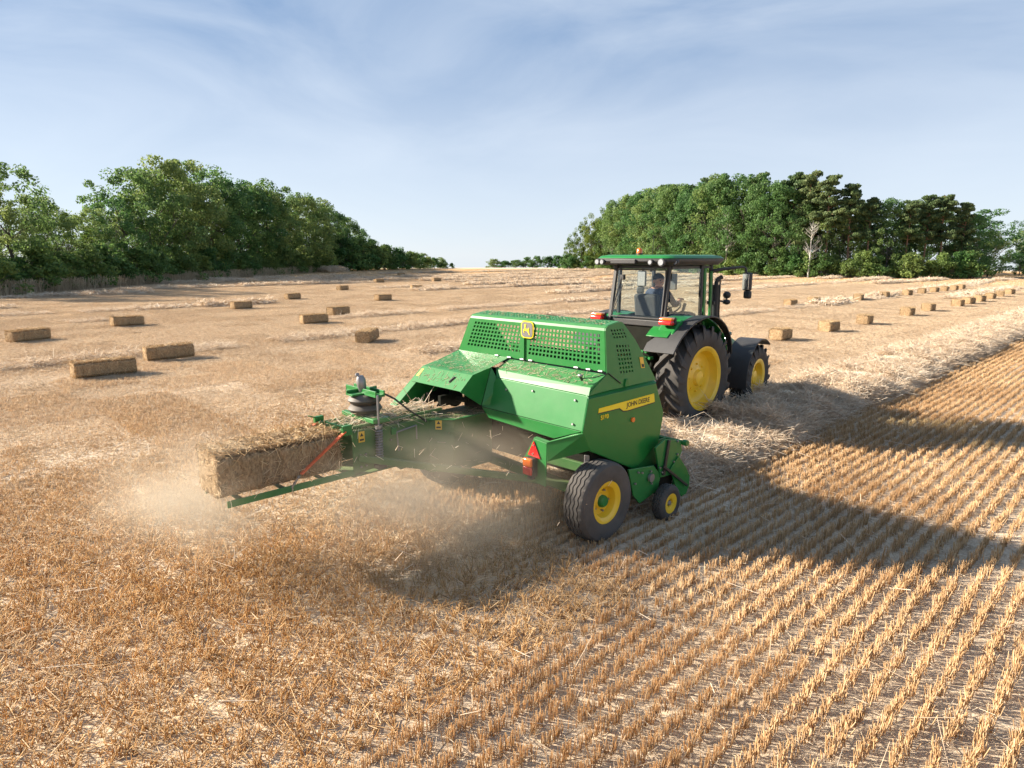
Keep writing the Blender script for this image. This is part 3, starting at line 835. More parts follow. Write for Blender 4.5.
TREE_H = 12.0
def broadleaf(seed, wide=.34, low=.14, per=95, leaf=.145, mat='leaf_a', lean=0.0, density=1.0):
    g = np.random.default_rng(seed); h = TREE_H
    mb = MB(); tips = []
    mb.tube([(0, 0, -.2), (g.normal(0, .1), g.normal(0, .1), h * .2), (g.normal(0, .2), g.normal(0, .2), h * .42)], [h * .018, h * .014, h * .010], 8)
    for k in range(9):
        a = g.uniform(0, 6.283)
        branch(mb, (0, 0, h * g.uniform(.16, .42)), (math.cos(a), math.sin(a), g.uniform(.4, 1.6)), h * g.uniform(.22, .36), h * .006, 1, g, tips=tips)
    n = int(85 * density)
    # clump centres on an uneven egg
    ph = g.uniform(0, 6.28, 5)
    c = []
    while len(c) < n:
        u = g.uniform(0, 1); a = g.uniform(0, 6.283)
        z = low + (1 - low) * u
        t = (z - low) / (1 - low)
        prof = (math.sin(math.pi * min(t * .86 + .12, 1)) ** .62)
        rmax = wide * h * prof * (1 + .22 * math.sin(2 * a + ph[0] + 4 * t) + .16 * math.sin(3 * a + ph[1] - 7 * t) + .1 * math.sin(5 * a + ph[2] + 9 * t))
        rad = rmax * g.uniform(.35, 1.0) ** .55
        if g.random() > .35 + .65 * prof: continue
        c.append((math.cos(a) * rad + lean * z * h, math.sin(a) * rad, z * h * .955))
    c = np.array(c); r = g.uniform(.045, .092, n) * h
    V, Q = leaf_quads(c, r, per, leaf, g, .72)
    return mb, V, Q, mat

def pine(seed, per=85, leaf=.17, low=.3):
    g = np.random.default_rng(seed); h = TREE_H
    mb = MB()
    lx, ly = g.normal(0, .35), g.normal(0, .35)
    mb.tube([(0, 0, -.2), (lx * .4, ly * .4, h * .35), (lx, ly, h * .7), (lx * 1.2, ly * 1.2, h * .97)], [h * .016, h * .013, h * .009, h * .003], 8)
    c, r = [], []
    z = h * low
    while z < h * .97:
        t = (z / h - .35) / .62; k = g.integers(3, 6)
        for _ in range(k):
            a = g.uniform(0, 6.283); ln = h * g.uniform(.09, .25) * (1.1 - .75 * max(t, 0) ** 1.6)
            x0, y0 = lx * z / h, ly * z / h
            e = Vector((x0 + math.cos(a) * ln, y0 + math.sin(a) * ln, z + ln * g.uniform(.0, .35)))
            mb.tube([(x0, y0, z), e], [h * .005, h * .002], 5)
            for q in (.55, .8, 1.0):
                c.append((x0 + (e.x - x0) * q + g.normal(0, .1), y0 + (e.y - y0) * q + g.normal(0, .1), z + (e.z - z) * q + .08)); r.append(h * g.uniform(.03, .062))
        z += h * g.uniform(.026, .05)
    c = np.array(c); r = np.array(r)
    V, Q = leaf_quads(c, r, per, leaf, g, .42, 1.0)
    return mb, V, Q, 'leaf_c'

def dead_tree(seed):
    g = np.random.default_rng(seed); h = TREE_H; mb = MB()
    mb.tube([(0, 0, -.2), (.1, .05, h * .3), (.0, .2, h * .6), (.15, .1, h * .92)], [h * .018, h * .014, h * .008, h * .002], 8)
    for k in range(22):
        z = h * g.uniform(.25, .9); a = g.uniform(0, 6.283)
        branch(mb, (.05, .1, z), (math.cos(a), math.sin(a), g.uniform(.35, 1.1)), h * g.uniform(.14, .28) * (1.25 - z / h), h * .0055, 2, g, .6, .25, 5, None, 3)
    return mb

def shrub(seed, leaf=.12):
    g = np.random.default_rng(seed); mb = MB(); h = 3.0
    for k in range(6):
        a = g.uniform(0, 6.283)
        branch(mb, (0, 0, -.1), (math.cos(a) * .6, math.sin(a) * .6, 1), h * g.uniform(.4, .7), .035, 1, g)
    n = 40; a = g.uniform(0, 6.283, n); u = g.uniform(0, 1, n)
    rr = 1.7 * np.sqrt(g.uniform(.05, 1, n)) * np.sqrt(np.clip(1.05 - u, .1, 1))
    c = np.stack([np.cos(a) * rr, np.sin(a) * rr, .25 + u * h * .85], 1)
    V, Q = leaf_quads(c, g.uniform(.3, .62, n), 60, leaf, g, .8)
    return mb, V, Q, 'leaf_d'

def tree_data(spec, bark):
    mb, V, Q, mat = spec
    crown = mesh_np('crown', V, Q, M[mat])
    tmp = mb.build('trunk', M[bark], None, smooth=True); tr = tmp.data
    bpy.data.objects.remove(tmp)
    return tr, crown

def place_tree(name, data, x, y, s, sz, rz, label, cat, group, z=0.0):
    root = empty(name, (x, y, z)); root.rotation_euler = (0, 0, rz); root.scale = (s, s, sz)
    for nm, me in (('trunk', data[0]), ('crown', data[1])):
        if me is None: continue
        o = bpy.data.objects.new(nm, me); COL.objects.link(o); o.parent = root
    tag(root, label, cat, group)
    return root

def gz(x, y): return float(ground_z(np.array(x), np.array(y)))

def build_trees():
    A = [tree_data(broadleaf(400 + k, wide=.33 + .03 * (k % 3), low=.05), 'bark') for k in range(5)]
    B = [tree_data(broadleaf(420 + k, wide=.30 + .04 * k, low=.10, mat='leaf_b'), 'bark') for k in range(3)]
    P = [tree_data(pine(440 + k, low=(.30, .50, .42, .46)[k]), 'bark_pine') for k in range(4)]
    SH = [tree_data(shrub(460 + k), 'bark') for k in range(4)]
    # left tree line: x, y, height, kind
    left = [(-57.5, 2.0, 9.0, 'A'), (-60.5, 5.6, 9.6, 'A'), (-63, 8.0, 10.2, 'A'), (-66.5, 10.5, 8.6, 'A'), (-70, 12.8, 7.3, 'B'), (-73.5, 16.2, 7.6, 'A'),
            (-76.0, 18.5, 9.4, 'A'), (-78.5, 20.4, 12.2, 'A'), (-81.0, 23.5, 13.6, 'A'), (-84, 26.5, 14.6, 'A'), (-86.5, 29.5, 14.8, 'A'), (-90, 33, 15.4, 'A'), (-93.0, 36.0, 14.9, 'A'), (-96, 40, 15.0, 'A'),
            (-99, 44.0, 14.0, 'A'), (-101.5, 47.0, 15.4, 'B'), (-105, 51.0, 14.6, 'A'), (-108, 56, 14.0, 'A'), (-110.5, 60.0, 14.4, 'A'), (-114, 65, 12.6, 'A'), (-116, 70.0, 10.2, 'A'), (-119, 76, 7.6, 'A'),
            (-121.0, 82.0, 5.4, 'A'), (-122, 88.0, 3.8, 'A'), (-123, 94, 3.6, 'A'), (-123, 99, 2.6, 'A')]
    for i, (x, y, h, k) in enumerate(left):
        d = (A if k == 'A' else B)
        s = h / TREE_H
        nz = Vector((-.62, .0))                       # set back from the grass edge
        place_tree('broadleaf_tree', d[i % len(d)], x - 3.6, y + 1.6, max(s * .95, .45), s, rnd.uniform(0, 6.28),
                   '%s tree from the left in the left tree line' % ordinal(i), 'tree', 'trees of the left tree line', gz(x - 3, y))
    # a second rank closing the line
    for i in range(22):
        t = i / 21; x = -66 - 58 * t; y = 0 + 86 * t ** 1.12
        h = [8, 8, 8, 7.5, 7, 7, 9, 12, 13, 13, 13.5, 13.5, 13, 12.5, 13, 12, 11.5, 10.5, 8.5, 6.5, 4.8, 3.2][i]
        d = A[(i * 2 + 1) % 5]
        place_tree('broadleaf_tree', d, x - 5, y + 3, h / TREE_H, h / TREE_H, rnd.uniform(0, 6.28),
                   '%s tree from the left in the back rank of the left tree line' % ordinal(i), 'tree', 'back rank of the left tree line', gz(x - 5, y + 3))
    nsh = 34
    for i in range(nsh):
        t = i / (nsh - 1); x = -58.5 - 58 * t + rnd.uniform(-.5, .5); y = 5.0 + 61 * t ** 1.1 + rnd.uniform(-.5, .5)
        s = rnd.uniform(.75, 1.35)
        place_tree('hedge_shrub', SH[i % 4], x - 1.4, y + 1.2, s * 1.15, s, rnd.uniform(0, 6.28),
                   '%s leafy shrub from the left at the foot of the left tree line' % ordinal(i), 'shrub', 'shrubs under the left tree line', gz(x, y))
    for i in range(18):
        t = i / 17; x = -114 - 10 * t; y = 66 + 36 * t
        s = 1.9 * (1 - t) ** .9 + .45
        place_tree('hedge_shrub', SH[i % 4], x + rnd.uniform(-1, 1), y, s * 1.05, s, rnd.uniform(0, 6.28),
                   '%s shrub from the left closing the low far end of the left tree line' % ordinal(i), 'shrub', 'shrubs at the far end of the left tree line', gz(x, y))
    # wood on the right: front edge (x, y, height, kind)
    W = [(-100, 117, 8.2, 'B'), (-97.5, 117.5, 10.5, 'B'), (-95, 118, 12.5, 'B'), (-92, 118.5, 13.8, 'B'), (-88.5, 117.0, 14.8, 'A'), (-85.5, 119, 15.4, 'B'), (-82, 117.5, 15.5, 'P'), (-79.0, 116, 16.4, 'B'), (-75.5, 115, 15.4, 'B'),
         (-72, 112, 16.0, 'P'), (-68.5, 110, 15.0, 'B'), (-63.0, 104, 15.2, 'P'), (-60, 104.5, 15.6, 'B'), (-57, 100.5, 15.2, 'P'), (-54.5, 100.0, 15.2, 'A'),
         (-51, 97, 14.6, 'A'), (-48.0, 95, 14.4, 'A'), (-45.5, 95.5, 14.6, 'P'), (-42.5, 93.5, 14.0, 'A'), (-39.5, 93.5, 14.5, 'P'), (-37, 93, 14.0, 'P'), (-34.5, 93, 13.2, 'P'),
         (-32, 94, 12.2, 'P'), (-30, 95.0, 10.6, 'P'), (-28.0, 96.5, 9.6, 'A'), (-26.2, 97.5, 9.8, 'P'), (-24.4, 99.0, 10.6, 'P'), (-22.6, 100, 10.8, 'P'), (-20.9, 101.5, 9.6, 'P'), (-19.6, 102.6, 8.2, 'A')]
    for i, (x, y, h, k) in enumerate(W):
        d = {'A': A, 'B': B, 'P': P}[k]; s = h / TREE_H
        nm = 'pine_tree' if k == 'P' else 'broadleaf_tree'
        wd = .62 if k == 'B' else .72 if k == 'A' else .8
        place_tree(nm, d[i % len(d)], x - 1.0, y + 1.6, s * wd, s, rnd.uniform(0, 6.28), '%s tree from the left along the edge of the right wood, %s' % (ordinal(i), 'a pine' if k == 'P' else 'broadleaved'), 'tree', 'trees on the edge of the right wood', gz(x - 1, y + 1.6))
    for i in range(34):
        t = i / 33; x = -100 + 80 * t; y = 125 - 34 * math.sin(min(t * 1.25, 1) * math.pi / 2) ** 1.3 + 16 * max(0, t - .75) / .25 + rnd.uniform(-1.5, 1.5) + 3
        f = [9, 12, 13.5, 14.5, 15, 15.5, 15.5, 15.5, 15.5, 15.6, 15.6, 15.4, 15.2, 15, 15, 14.8, 14.8, 14.6, 14.8, 15, 15, 14.8, 14.4, 14, 12.6, 11.6, 10.6, 10, 10, 10.4, 10.2, 9.4, 8, 6.5][i]
        d = A[i % 5]
        place_tree('broadleaf_tree', d, x, y, f / TREE_H * .9, f / TREE_H * 1.02, rnd.uniform(0, 6.28),
                   '%s tree from the left in the second rank of the right wood' % ordinal(i), 'tree', 'inner trees of the right wood', gz(x, y))
    for i in range(16):
        t = i / 15; x = -96 + 74 * t; y = 138 - 30 * t + 10 * t * t
        place_tree('broadleaf_tree', A[(i * 3) % 5], x, y, 1.1, 1.08 if 1 < i < 12 else .8, rnd.uniform(0, 6.28), '%s tree from the left deep inside the right wood' % ordinal(i), 'tree', 'deep trees of the right wood', gz(x, y))
    edge = [(w[0], w[1]) for w in W]
    for i in range(44):
        t = i / 43 * (len(edge) - 1); k = min(int(t), len(edge) - 2); fr = t - k
        x = edge[k][0] * (1 - fr) + edge[k + 1][0] * fr; y = edge[k][1] * (1 - fr) + edge[k + 1][1] * fr
        s = rnd.uniform(.6, 1.2)
        place_tree('wood_edge_shrub', SH[i % 4], x + rnd.uniform(-.4, .6), y - 1.6 + rnd.uniform(-.6, .4), s * 1.1, s, rnd.uniform(0, 6.28),
                   '%s low green shrub from the left along the foot of the right wood' % ordinal(i), 'shrub', 'shrubs along the right wood', gz(x, y))
    # dead bleached tree in front of the wood
    mb = dead_tree(17); tmp = mb.build('trunk', M['bark_dead'], None, smooth=True); me = tmp.data; bpy.data.objects.remove(tmp)
    root = place_tree('dead_tree', (me, None), -49.6, 93.6, .88, .88, 1.0, 'bare bleached dead tree in front of the wood above the tractor', 'tree', None)
    mb = dead_tree(23); tmp = mb.build('trunk', M['bark_dead'], None, smooth=True); me = tmp.data; bpy.data.objects.remove(tmp)
    place_tree('dead_tree', (me, None), -36.0, 90.3, .62, .66, 0, 'smaller bare grey tree at the middle of the wood edge', 'tree', None)
    # farther trees right of the wood and low hedge on the crest
    for i, (x, y, h) in enumerate([(-17.5, 128, 8.2), (-14.5, 129, 8.6), (-11.8, 131, 7.8), (-9.0, 131, 8.8), (-6, 133, 8.6), (-3, 134, 9), (-15.5, 127, 5.0), (-10.5, 128, 5.2), (-19, 133, 8.6), (-16, 134, 8.8), (-13, 135, 8.4), (-10, 136, 9.2), (-18.5, 124, 4.2), (-13.2, 126, 4.4), (-7.5, 127, 4.6)]):
        place_tree('broadleaf_tree', (B if i % 2 else A)[i % 3], x, y, h / TREE_H, h / TREE_H, rnd.uniform(0, 6.28), '%s tree from the left beyond the right end of the wood' % ordinal(i), 'tree', 'trees beyond the wood', gz(x, y))
    for i in range(16):
        t = i / 15; x = -137 + 40 * t; y = 128 + 22 * t
        place_tree('hedge_shrub', SH[i % 4], x, y, 1.5, (.55 + 1.0 * t) + rnd.uniform(0, .3), rnd.uniform(0, 6.28),
                   '%s dark shrub from the left in the skyline hedge beside the wood' % ordinal(i), 'shrub', 'skyline hedge', gz(x, y))
    # fringe of tall dry grass along the left tree line
    g = np.random.default_rng(31)
    n = 15000
    t = g.uniform(0, 1, n); lx = -57.3 - 58.0 * t; ly = 5.6 + 60 * t ** 1.1
    cl = np.sin(t * 260) * .5 + np.sin(t * 97 + 1) * .5
    b = np.stack([lx + g.normal(0, .45, n), ly + g.normal(0, .45, n), np.full(n, -.02)], 1)
    h = g.uniform(.55, 1.05, n) * (1 + .25 * cl)
    tp = b + np.stack([g.normal(0, .16, n), g.normal(0, .16, n), h], 1)
    V, Q = stalks(b, tp, g.uniform(.010, .024, n))
    o = bpy.data.objects.new('tall_dry_grass', mesh_np('tall_dry_grass', V, Q, M['drygrass'])); COL.objects.link(o)
    tag(o, 'strip of tall pale dry grass along the left tree line', None, None, 'stuff')
build_trees()

# ------------------------------------------------------------------ wheels
def ag_tyre(mb, c, Ro, W, Rr, side, nl, lug_h, lug_w):
    """carcass with chevron lugs; side = +1 when the outer face looks to +x"""
    b = Ro - lug_h
    prof = [(-W * .36, Rr - .01), (-W * .44, Rr + .03), (-W * .5, Rr + (b - Rr) * .45), (-W * .485, b - .09), (-W * .43, b - .03), (-W * .25, b - .004), (0, b),
            (W * .25, b - .004), (W * .43, b - .03), (W * .485, b - .09), (W * .5, Rr + (b - Rr) * .45), (W * .44, Rr + .03), (W * .36, Rr - .01)]
    mb.lathe_x(prof, c, 64)
    c = Vector(c)
    for s in (-1, 1):
        for k in range(nl):
            a0 = 2 * math.pi * (k + (.5 if s > 0 else 0)) / nl
            vs = []; st = [(0.0, 0, 1.0), (.25, .075, 1.0), (.55, .18, 1.05), (.85, .27, 1.1), (1.0, .33, 1.1), (1.045, .36, .9)]
            for t, da, wd in st:
                x = s * (.015 + t * (W / 2 - .02))
                top = Ro - .012 * t * t; bot = b - .02
                if t > .99: top = Ro - .035; bot = b - .09
                if t > 1.02: top = b - .12; bot = b - .16
                an = a0 - da * (1.0 if Ro > .7 else 1.15); hw = lug_w * wd / 2 / Ro
                for rr, sg, k2 in ((bot, -1, 1.25), (top, -1, .8), (top, 1, .8), (bot, 1, 1.25)):
                    q = an + sg * hw * k2
                    vs.append(c + Vector((x, rr * math.sin(q), rr * math.cos(q))))
            n = len(st); fs = [(0, 1, 2, 3), tuple(4 * (n - 1) + j for j in (3, 2, 1, 0))]
            for i in range(n - 1):
                for j in range(4): fs.append((4 * i + j, 4 * i + (j + 1) % 4, 4 * i + 4 + (j + 1) % 4, 4 * i + 4 + j))
            mb.add(vs, fs)

def dish_rim(c, W, Rr, side, deep=.06, hub=.14):
    s = side
    p = [(-s * W * .40, Rr + .012), (-s * W * .38, Rr - .03), (-s * W * .1, Rr - .06), (s * W * .12, Rr - .065), (s * W * .24, Rr - .045), (s * W * .36, Rr - .035), (s * W * .41, Rr + .018), (s * W * .43, Rr + .018), (s * W * .43, Rr - .005), (s * W * .38, Rr - .055),
         (s * W * .24, Rr - .075), (s * W * .14, Rr - .10), (s * W * .06 + s * deep, Rr * .72), (s * W * .05 + s * deep, hub + .10), (s * W * .10 + s * deep, hub + .05), (s * W * .12 + s * deep, hub), (s * W * .22 + s * deep, hub * .8), (s * W * .24 + s * deep, 0.001)]
    return MB().lathe_x(p, c, 48)

def tractor_wheel(name, parent, c, Ro, W, Rr, side, nl, lug_h, lug_w, steer=0.0, deep=.02):
    w = empty(name, c, parent); rot = Matrix.Rotation(R(steer), 3, 'Z')
    t = MB(); ag_tyre(t, c, Ro, W, Rr, side, nl, lug_h, lug_w); t.xf(rot, c).build('tyre', M['rubber'], w, smooth=True)
    dish_rim(c, W, Rr, side, deep).xf(rot, c).build('rim', M['yellow'], w, smooth=True)
    for k in range(8):
        q = 2 * math.pi * k / 8
        MB().cyl(Vector(c) + Vector((side * (W * .06 + deep + .014), math.sin(q) * Rr * .44, math.cos(q) * Rr * .44)), (1, 0, 0), .014, .03, 6).xf(rot, c).build('wheel_bolt', M['yellow'], w)
    return w

# ------------------------------------------------------------------ tractor
TX, TY = -6.29, 9.60
def arc_shell(mb, cx0, cx1, cy, cz, rad, a0, a1, n=18, thick=.02, x_in=None):
    """a fender: shell round the x axis from angle a0 to a1 (0 = up, positive = forward)"""
    vs = []
    for i in range(n + 1):
        t = i / n; q = R(a0 + (a1 - a0) * t); rr = rad(t) if callable(rad) else rad
        xo = cx1(t) if callable(cx1) else cx1
        xi = cx0(t) if callable(cx0) else cx0
        for x, r2 in ((xi, rr), (xo, rr), (xo, rr + thick), (xi, rr + thick)):
            vs.append((x, cy + r2 * math.sin(q), cz + r2 * math.cos(q)))
    fs = [(0, 1, 2, 3), tuple(4 * n + j for j in (3, 2, 1, 0))]
    for i in range(n):
        for j in range(4): fs.append((4 * i + j, 4 * i + (j + 1) % 4, 4 * i + 4 + (j + 1) % 4, 4 * i + 4 + j))
    return mb.add(vs, fs)

def build_tractor():
    t = empty('tractor', (TX, TY, 0))
    tag(t, 'green farm tractor with yellow wheels and glass cab pulling the baler', 'tractor')
    RA = .86
    for s in (1, -1):
        tractor_wheel('rear_wheel', t, (TX + s * .75, TY, RA), RA + .0, .48, .505, s, 19, .055, .075)
        tractor_wheel('front_wheel', t, (TX + s * .74, TY + 2.02, .615), .615, .38, .325, s, 17, .04, .06, steer=6)
        # rear fender: green inner shell, black outer flare
        arc_shell(MB(), TX + s * .38, TX + s * .77, TY, RA, lambda u: 1.10 - .13 * math.sin(math.pi * min(u * 1.1, 1)), -50, 72).build('rear_fender', M['green_clean'], t, bevel=.008, smooth=True)
        arc_shell(MB(), lambda u: TX + s * (.46 + .31 * min(1, max(0, (u - .06) / .16))), lambda u: TX + s * (1.0 - .16 * max(0, u - .45) / .55), TY, RA, lambda u: 1.12 - .14 * math.sin(math.pi * min(u * 1.1, 1)), -64, 76, thick=.03).build('fender_flare', M['black'], t, bevel=.008, smooth=True)
        # front fender
        arc_shell(MB(), TX + s * .52, TX + s * .95, TY + 2.02, .615, .69, -100, 36, thick=.022).xf(Matrix.Rotation(R(6), 3, 'Z'), (TX + s * .74, TY + 2.02, .6)).build('front_fender', M['black'], t, bevel=.006, smooth=True)
        MB().bar((TX + s * .52, TY + 2.02, 1.3), (TX + s * .3, TY + 2.02, .7), .05, .03).build('fender_bracket', M['black'], t)
        # tail lamp on the fender
        lm = MB().box((TX + s * .67, TY - .74, 1.79), (.24, .10, .075)).build('tail_light', M['red_lens'], t, bevel=.025, smooth=True, seg=3)
        MB().box((TX + s * .67, TY - .73, 1.845), (.23, .095, .04)).build('indicator_lens', M['orange_lens'], lm, bevel=.018, smooth=True, seg=3)
        MB().box((TX + s * .67, TY - .665, 1.815), (.25, .05, .12)).build('lamp_housing', M['black'], lm, bevel=.012)
    MB().prism_x([(TY - .78, 1.62), (TY - .62, 1.79), (TY - .5, 1.84), (TY - .5, 1.6)], TX + .52, TX + .82).build('lamp_bracket', M['green_clean'], t, bevel=.02)
    MB().prism_x([(TY - .78, 1.62), (TY - .62, 1.79), (TY - .5, 1.84), (TY - .5, 1.6)], TX - .82, TX - .52).build('lamp_bracket', M['green_clean'], t, bevel=.02)
    # chassis
    ch = MB().span((TX - .28, TY - .45, .55), (TX + .28, TY + .7, 1.2)); ch.span((TX - .2, TY + .7, .62), (TX + .2, TY + 2.7, 1.0))
    ch.build('transmission', M['dark'], t, bevel=.03)
    MB().cyl((TX, TY, RA), (1, 0, 0), .15, 1.2, 20).build('rear_axle', M['dark'], t, smooth=True)
    MB().cyl((TX, TY + 2.02, .6), (1, 0, 0), .085, 1.2, 16).build('front_axle', M['green'], t, smooth=True)
    MB().span((TX - .36, TY - .62, 1.2), (TX + .36, TY - .3, 1.75)).build('rear_bulkhead', M['dark'], t, bevel=.03)
    # rear linkage
    for s in (1, -1):
        MB().bar((TX + s * .22, TY - .4, .62), (TX + s * .36, TY - 1.15, .55), .045, .09).build('lower_link', M['dark'], t, bevel=.008)
        MB().tube([(TX + s * .33, TY - .85, .60), (TX + s * .33, TY - .45, 1.32)], .028, 8).build('lift_rod', M['dark'], t, smooth=True)
        MB().bar((TX + s * .33, TY - .45, 1.32), (TX + s * .28, TY - .1, 1.36), .05, .08).build('lift_arm', M['green'], t, bevel=.008)
    MB().bar((TX, TY - .4, .45), (TX, TY - 1.25, .45), .08, .04).build('drawbar', M['dark'], t, bevel=.006)
    hv = MB()
    for k in range(5): hv.cyl((TX + .22 + (k % 3) * .07, TY - .66, 1.2 + (k // 3) * .1), (0, 1, 0), .024, .1, 8)
    hv.build('hydraulic_couplers', M['green'], t, smooth=True)
    for k, (x0, x1) in enumerate(((.22, .05), (.29, .12))):
        MB().tube([(TX + x0, TY - .7, 1.2), (TX + x0 + .02, TY - 1.0, 1.18), (TX + x1 + .1, TY - 1.4, .95), (TX + x1 + .3, TY - 2.0, .75), (TX + x1 + .5, TY - 2.7, .8)], .016, 6).build('hydraulic_hose', M['black'], t, smooth=True)
    # hood: slopes to the front
    hood = []
    for y, zt, hw in ((TY + .85, 1.58, .34), (TY + 1.5, 1.50, .33), (TY + 2.1, 1.36, .31), (TY + 2.55, 1.18, .28), (TY + 2.72, .98, .25)):
        hood.append([(TX + x * hw, y, z) for x, z in ((-1, .78), (-1, zt - .16), (-.86, zt - .05), (-.5, zt), (.5, zt), (.86, zt - .05), (1, zt - .16), (1, .78))])
    hb = MB(); n = 8
    for ring in hood: hb.v += ring
    for i in range(len(hood) - 1):
        for j in range(n): hb.f.append((i * n + j, i * n + (j + 1) % n, (i + 1) * n + (j + 1) % n, (i + 1) * n + j))
    hb.f += [tuple(range(n))[::-1], tuple(range(4 * n, 5 * n))]
    hood_o = hb.build('hood', M['green_clean'], t, bevel=.012, smooth=True)
    for s in (1, -1):
        MB().plate([(TX + s * .345, TY + .9, 1.30), (TX + s * .345, TY + 1.5, 1.25), (TX + s * .335, TY + 2.1, 1.12), (TX + s * .335, TY + 2.1, 1.17), (TX + s * .345, TY + 1.5, 1.31), (TX + s * .345, TY + .9, 1.37)], (s, 0, 0), .006).build('hood_stripe', M['decal_yellow'], hood_o)
        MB().span((TX + s * .335, TY + 1.3, .85), (TX + s * .35, TY + 2.0, 1.08)).build('side_grille', M['black'], hood_o, bevel=.004)
    # cab frame
    cab = empty('cab', (TX, TY - .1, 1.2), t)
    Yr, Yf, zb, zt = TY - .62, TY + .78, 1.80, 2.62
    pts = {'rl': (TX - .47, Yr), 'rr': (TX + .55, Yr + .03), 'ml': (TX - .64, Yr + .42), 'mr': (TX + .615, TY + .36), 'fl': (TX - .58, Yf), 'fr': (TX + .58, Yf)}
    pil = MB()
    for k, (x, y) in pts.items():
        lo = (x * 1 if 'r' != k[0] else x, y - (.04 if k[0] == 'r' else 0), 1.35 if k[0] != 'r' else 1.74)
        hi = (TX + (x - TX) * .97, y + (.10 if k[0] == 'r' else -.06 if k[0] == 'f' else 0), zt + .04)
        pil = MB().bar(lo, hi, .055 if k[0] != 'm' else .05, .06, (0, 1, 0)); pil.build('cab_pillar', M['black'], cab, bevel=.01)
    # green door posts seen in front of the side pane
    MB().bar((TX + .60, TY + .50, 1.30), (TX + .60, TY + .46, 2.60), .04, .07, (0, 1, 0)).build('door_post', M['green'], cab, bevel=.008)
    MB().bar((TX + .60, TY + .70, 1.30), (TX + .60, TY + .68, 2.55), .035, .05, (0, 1, 0)).build('door_post', M['green'], cab, bevel=.008)
    MB().span((TX - .58, Yr - .03, 1.70), (TX + .58, Yr + .07, 1.80)).build('rear_sill', M['black'], cab, bevel=.012)
    MB().span((TX - .66, Yr + .1, 1.26), (TX + .6, Yf, 1.34)).build('cab_floor', M['black'], cab, bevel=.012)
    MB().span((TX + .56, Yr + .1, 1.74), (TX + .64, Yf - .3, 1.82)).build('side_sill', M['black'], cab, bevel=.012)
    MB().span((TX - .66, Yr + .1, 1.6), (TX - .58, Yf - .3, 1.80)).build('side_sill', M['black'], cab, bevel=.012)
    def pane(name, P): MB().plate(P, (Vector(P[1]) - Vector(P[0])).cross(Vector(P[3]) - Vector(P[0])).normalized(), .006).build(name, M['glass'], cab)
    pane('rear_window', [(TX - .43, Yr - .04, 1.82), (TX + .51, Yr - .02, 1.82), (TX + .50, Yr + .09, 2.60), (TX - .43, Yr + .09, 2.60)])
    pane('quarter_window', [(TX - .50, Yr, 1.82), (TX - .63, Yr + .38, 1.82), (TX - .62, Yr + .40, 2.60), (TX - .49, Yr + .10, 2.60)])
    pane('side_window', [(TX + .59, Yr + .06, 1.83), (TX + .62, TY + .33, 1.83), (TX + .605, TY + .33, 2.60), (TX + .575, Yr + .14, 2.60)])
    pane('side_window', [(TX - .635, Yr + .46, 1.82), (TX - .60, Yf - .04, 1.5), (TX - .59, Yf - .09, 2.60), (TX - .62, Yr + .46, 2.60)])
    pane('windscreen', [(TX - .55, Yf + .0, 1.5), (TX + .55, Yf + .0, 1.5), (TX + .54, Yf - .06, 2.60), (TX - .54, Yf - .06, 2.60)])
    # rear window frame, wiper and handles
    fr = MB()
    q = [(TX - .44, Yr - .055, 1.83), (TX + .52, Yr - .035, 1.83), (TX + .51, Yr + .07, 2.585), (TX - .44, Yr + .07, 2.585)]
    for a, b in zip(q, q[1:] + q[:1]): fr.bar(a, b, .022, .022, (0, 1, 0))
    fr.build('rear_window_frame', M['black'], cab, bevel=.004)
    w = MB().box((TX - .27, Yr + .01, 2.46), (.07, .06, .08)); w.bar((TX - .27, Yr - .01, 2.46), (TX - .40, Yr - .075, 1.93), .022, .018); w.bar((TX - .23, Yr - .03, 2.34), (TX - .40, Yr - .085, 1.86), .012, .012)
    w.build('rear_wiper', M['black'], cab, bevel=.004)
    MB().tube([(TX + .66, Yr + .45, 1.70), (TX + .60, Yr - .08, 1.55), (TX + .52, Yr - .16, 1.42)], .012, 6).build('grab_rail', M['steel'], cab, smooth=True)
    MB().tube([(TX + .63, Yf - .02, 2.42), (TX + .68, Yf + .06, 2.40), (TX + .68, Yf + .08, 1.75), (TX + .6, Yf, 1.68)], .014, 8).build('hand_rail', M['black'], cab, smooth=True)
    # roof
    ro = []
    for z, gx, y0, y1 in ((2.66, .68, TY - .72, TY + .86), (2.72, .725, TY - .80, TY + .95), (2.765, .725, TY - .80, TY + .97), (2.80, .69, TY - .76, TY + .90), (2.82, .60, TY - .65, TY + .78)):
        c = .17; ring = []
        for (sx, sy) in ((1, 1), (-1, 1), (-1, -1), (1, -1)):
            yy = y1 if sy > 0 else y0
            for q in range(4):
                an = math.atan2(sy, sx) + (q - 1.5) * math.pi / 2 / 3
                ring.append((TX + sx * (gx - c) + c * math.cos(an), yy - sy * c + c * math.sin(an), z))
        ro.append(ring)
    def rings(rr, top=True, bot=True):
        m = MB(); n = len(rr[0])
        for q in rr: m.v += q
        for i in range(len(rr) - 1):
            for j in range(n): m.f.append((i * n + j, i * n + (j + 1) % n, (i + 1) * n + (j + 1) % n, (i + 1) * n + j))
        if bot: m.f.append(tuple(range(n))[::-1])
        if top: m.f.append(tuple(range((len(rr) - 1) * n, len(rr) * n)))
        return m
    roof = rings(ro[2:]).build('roof', M['green_clean'], cab, bevel=.006, smooth=True)
    rings([[(x, y, z - .004) for x, y, z in q] for q in ro[:3]]).build('roof_underside', M['black'], roof, bevel=.006, smooth=True)
    MB().span((TX - .36, TY - .835, 2.68), (TX + .12, TY - .74, 2.75)).build('number_plate_holder', M['black'], roof, bevel=.01)
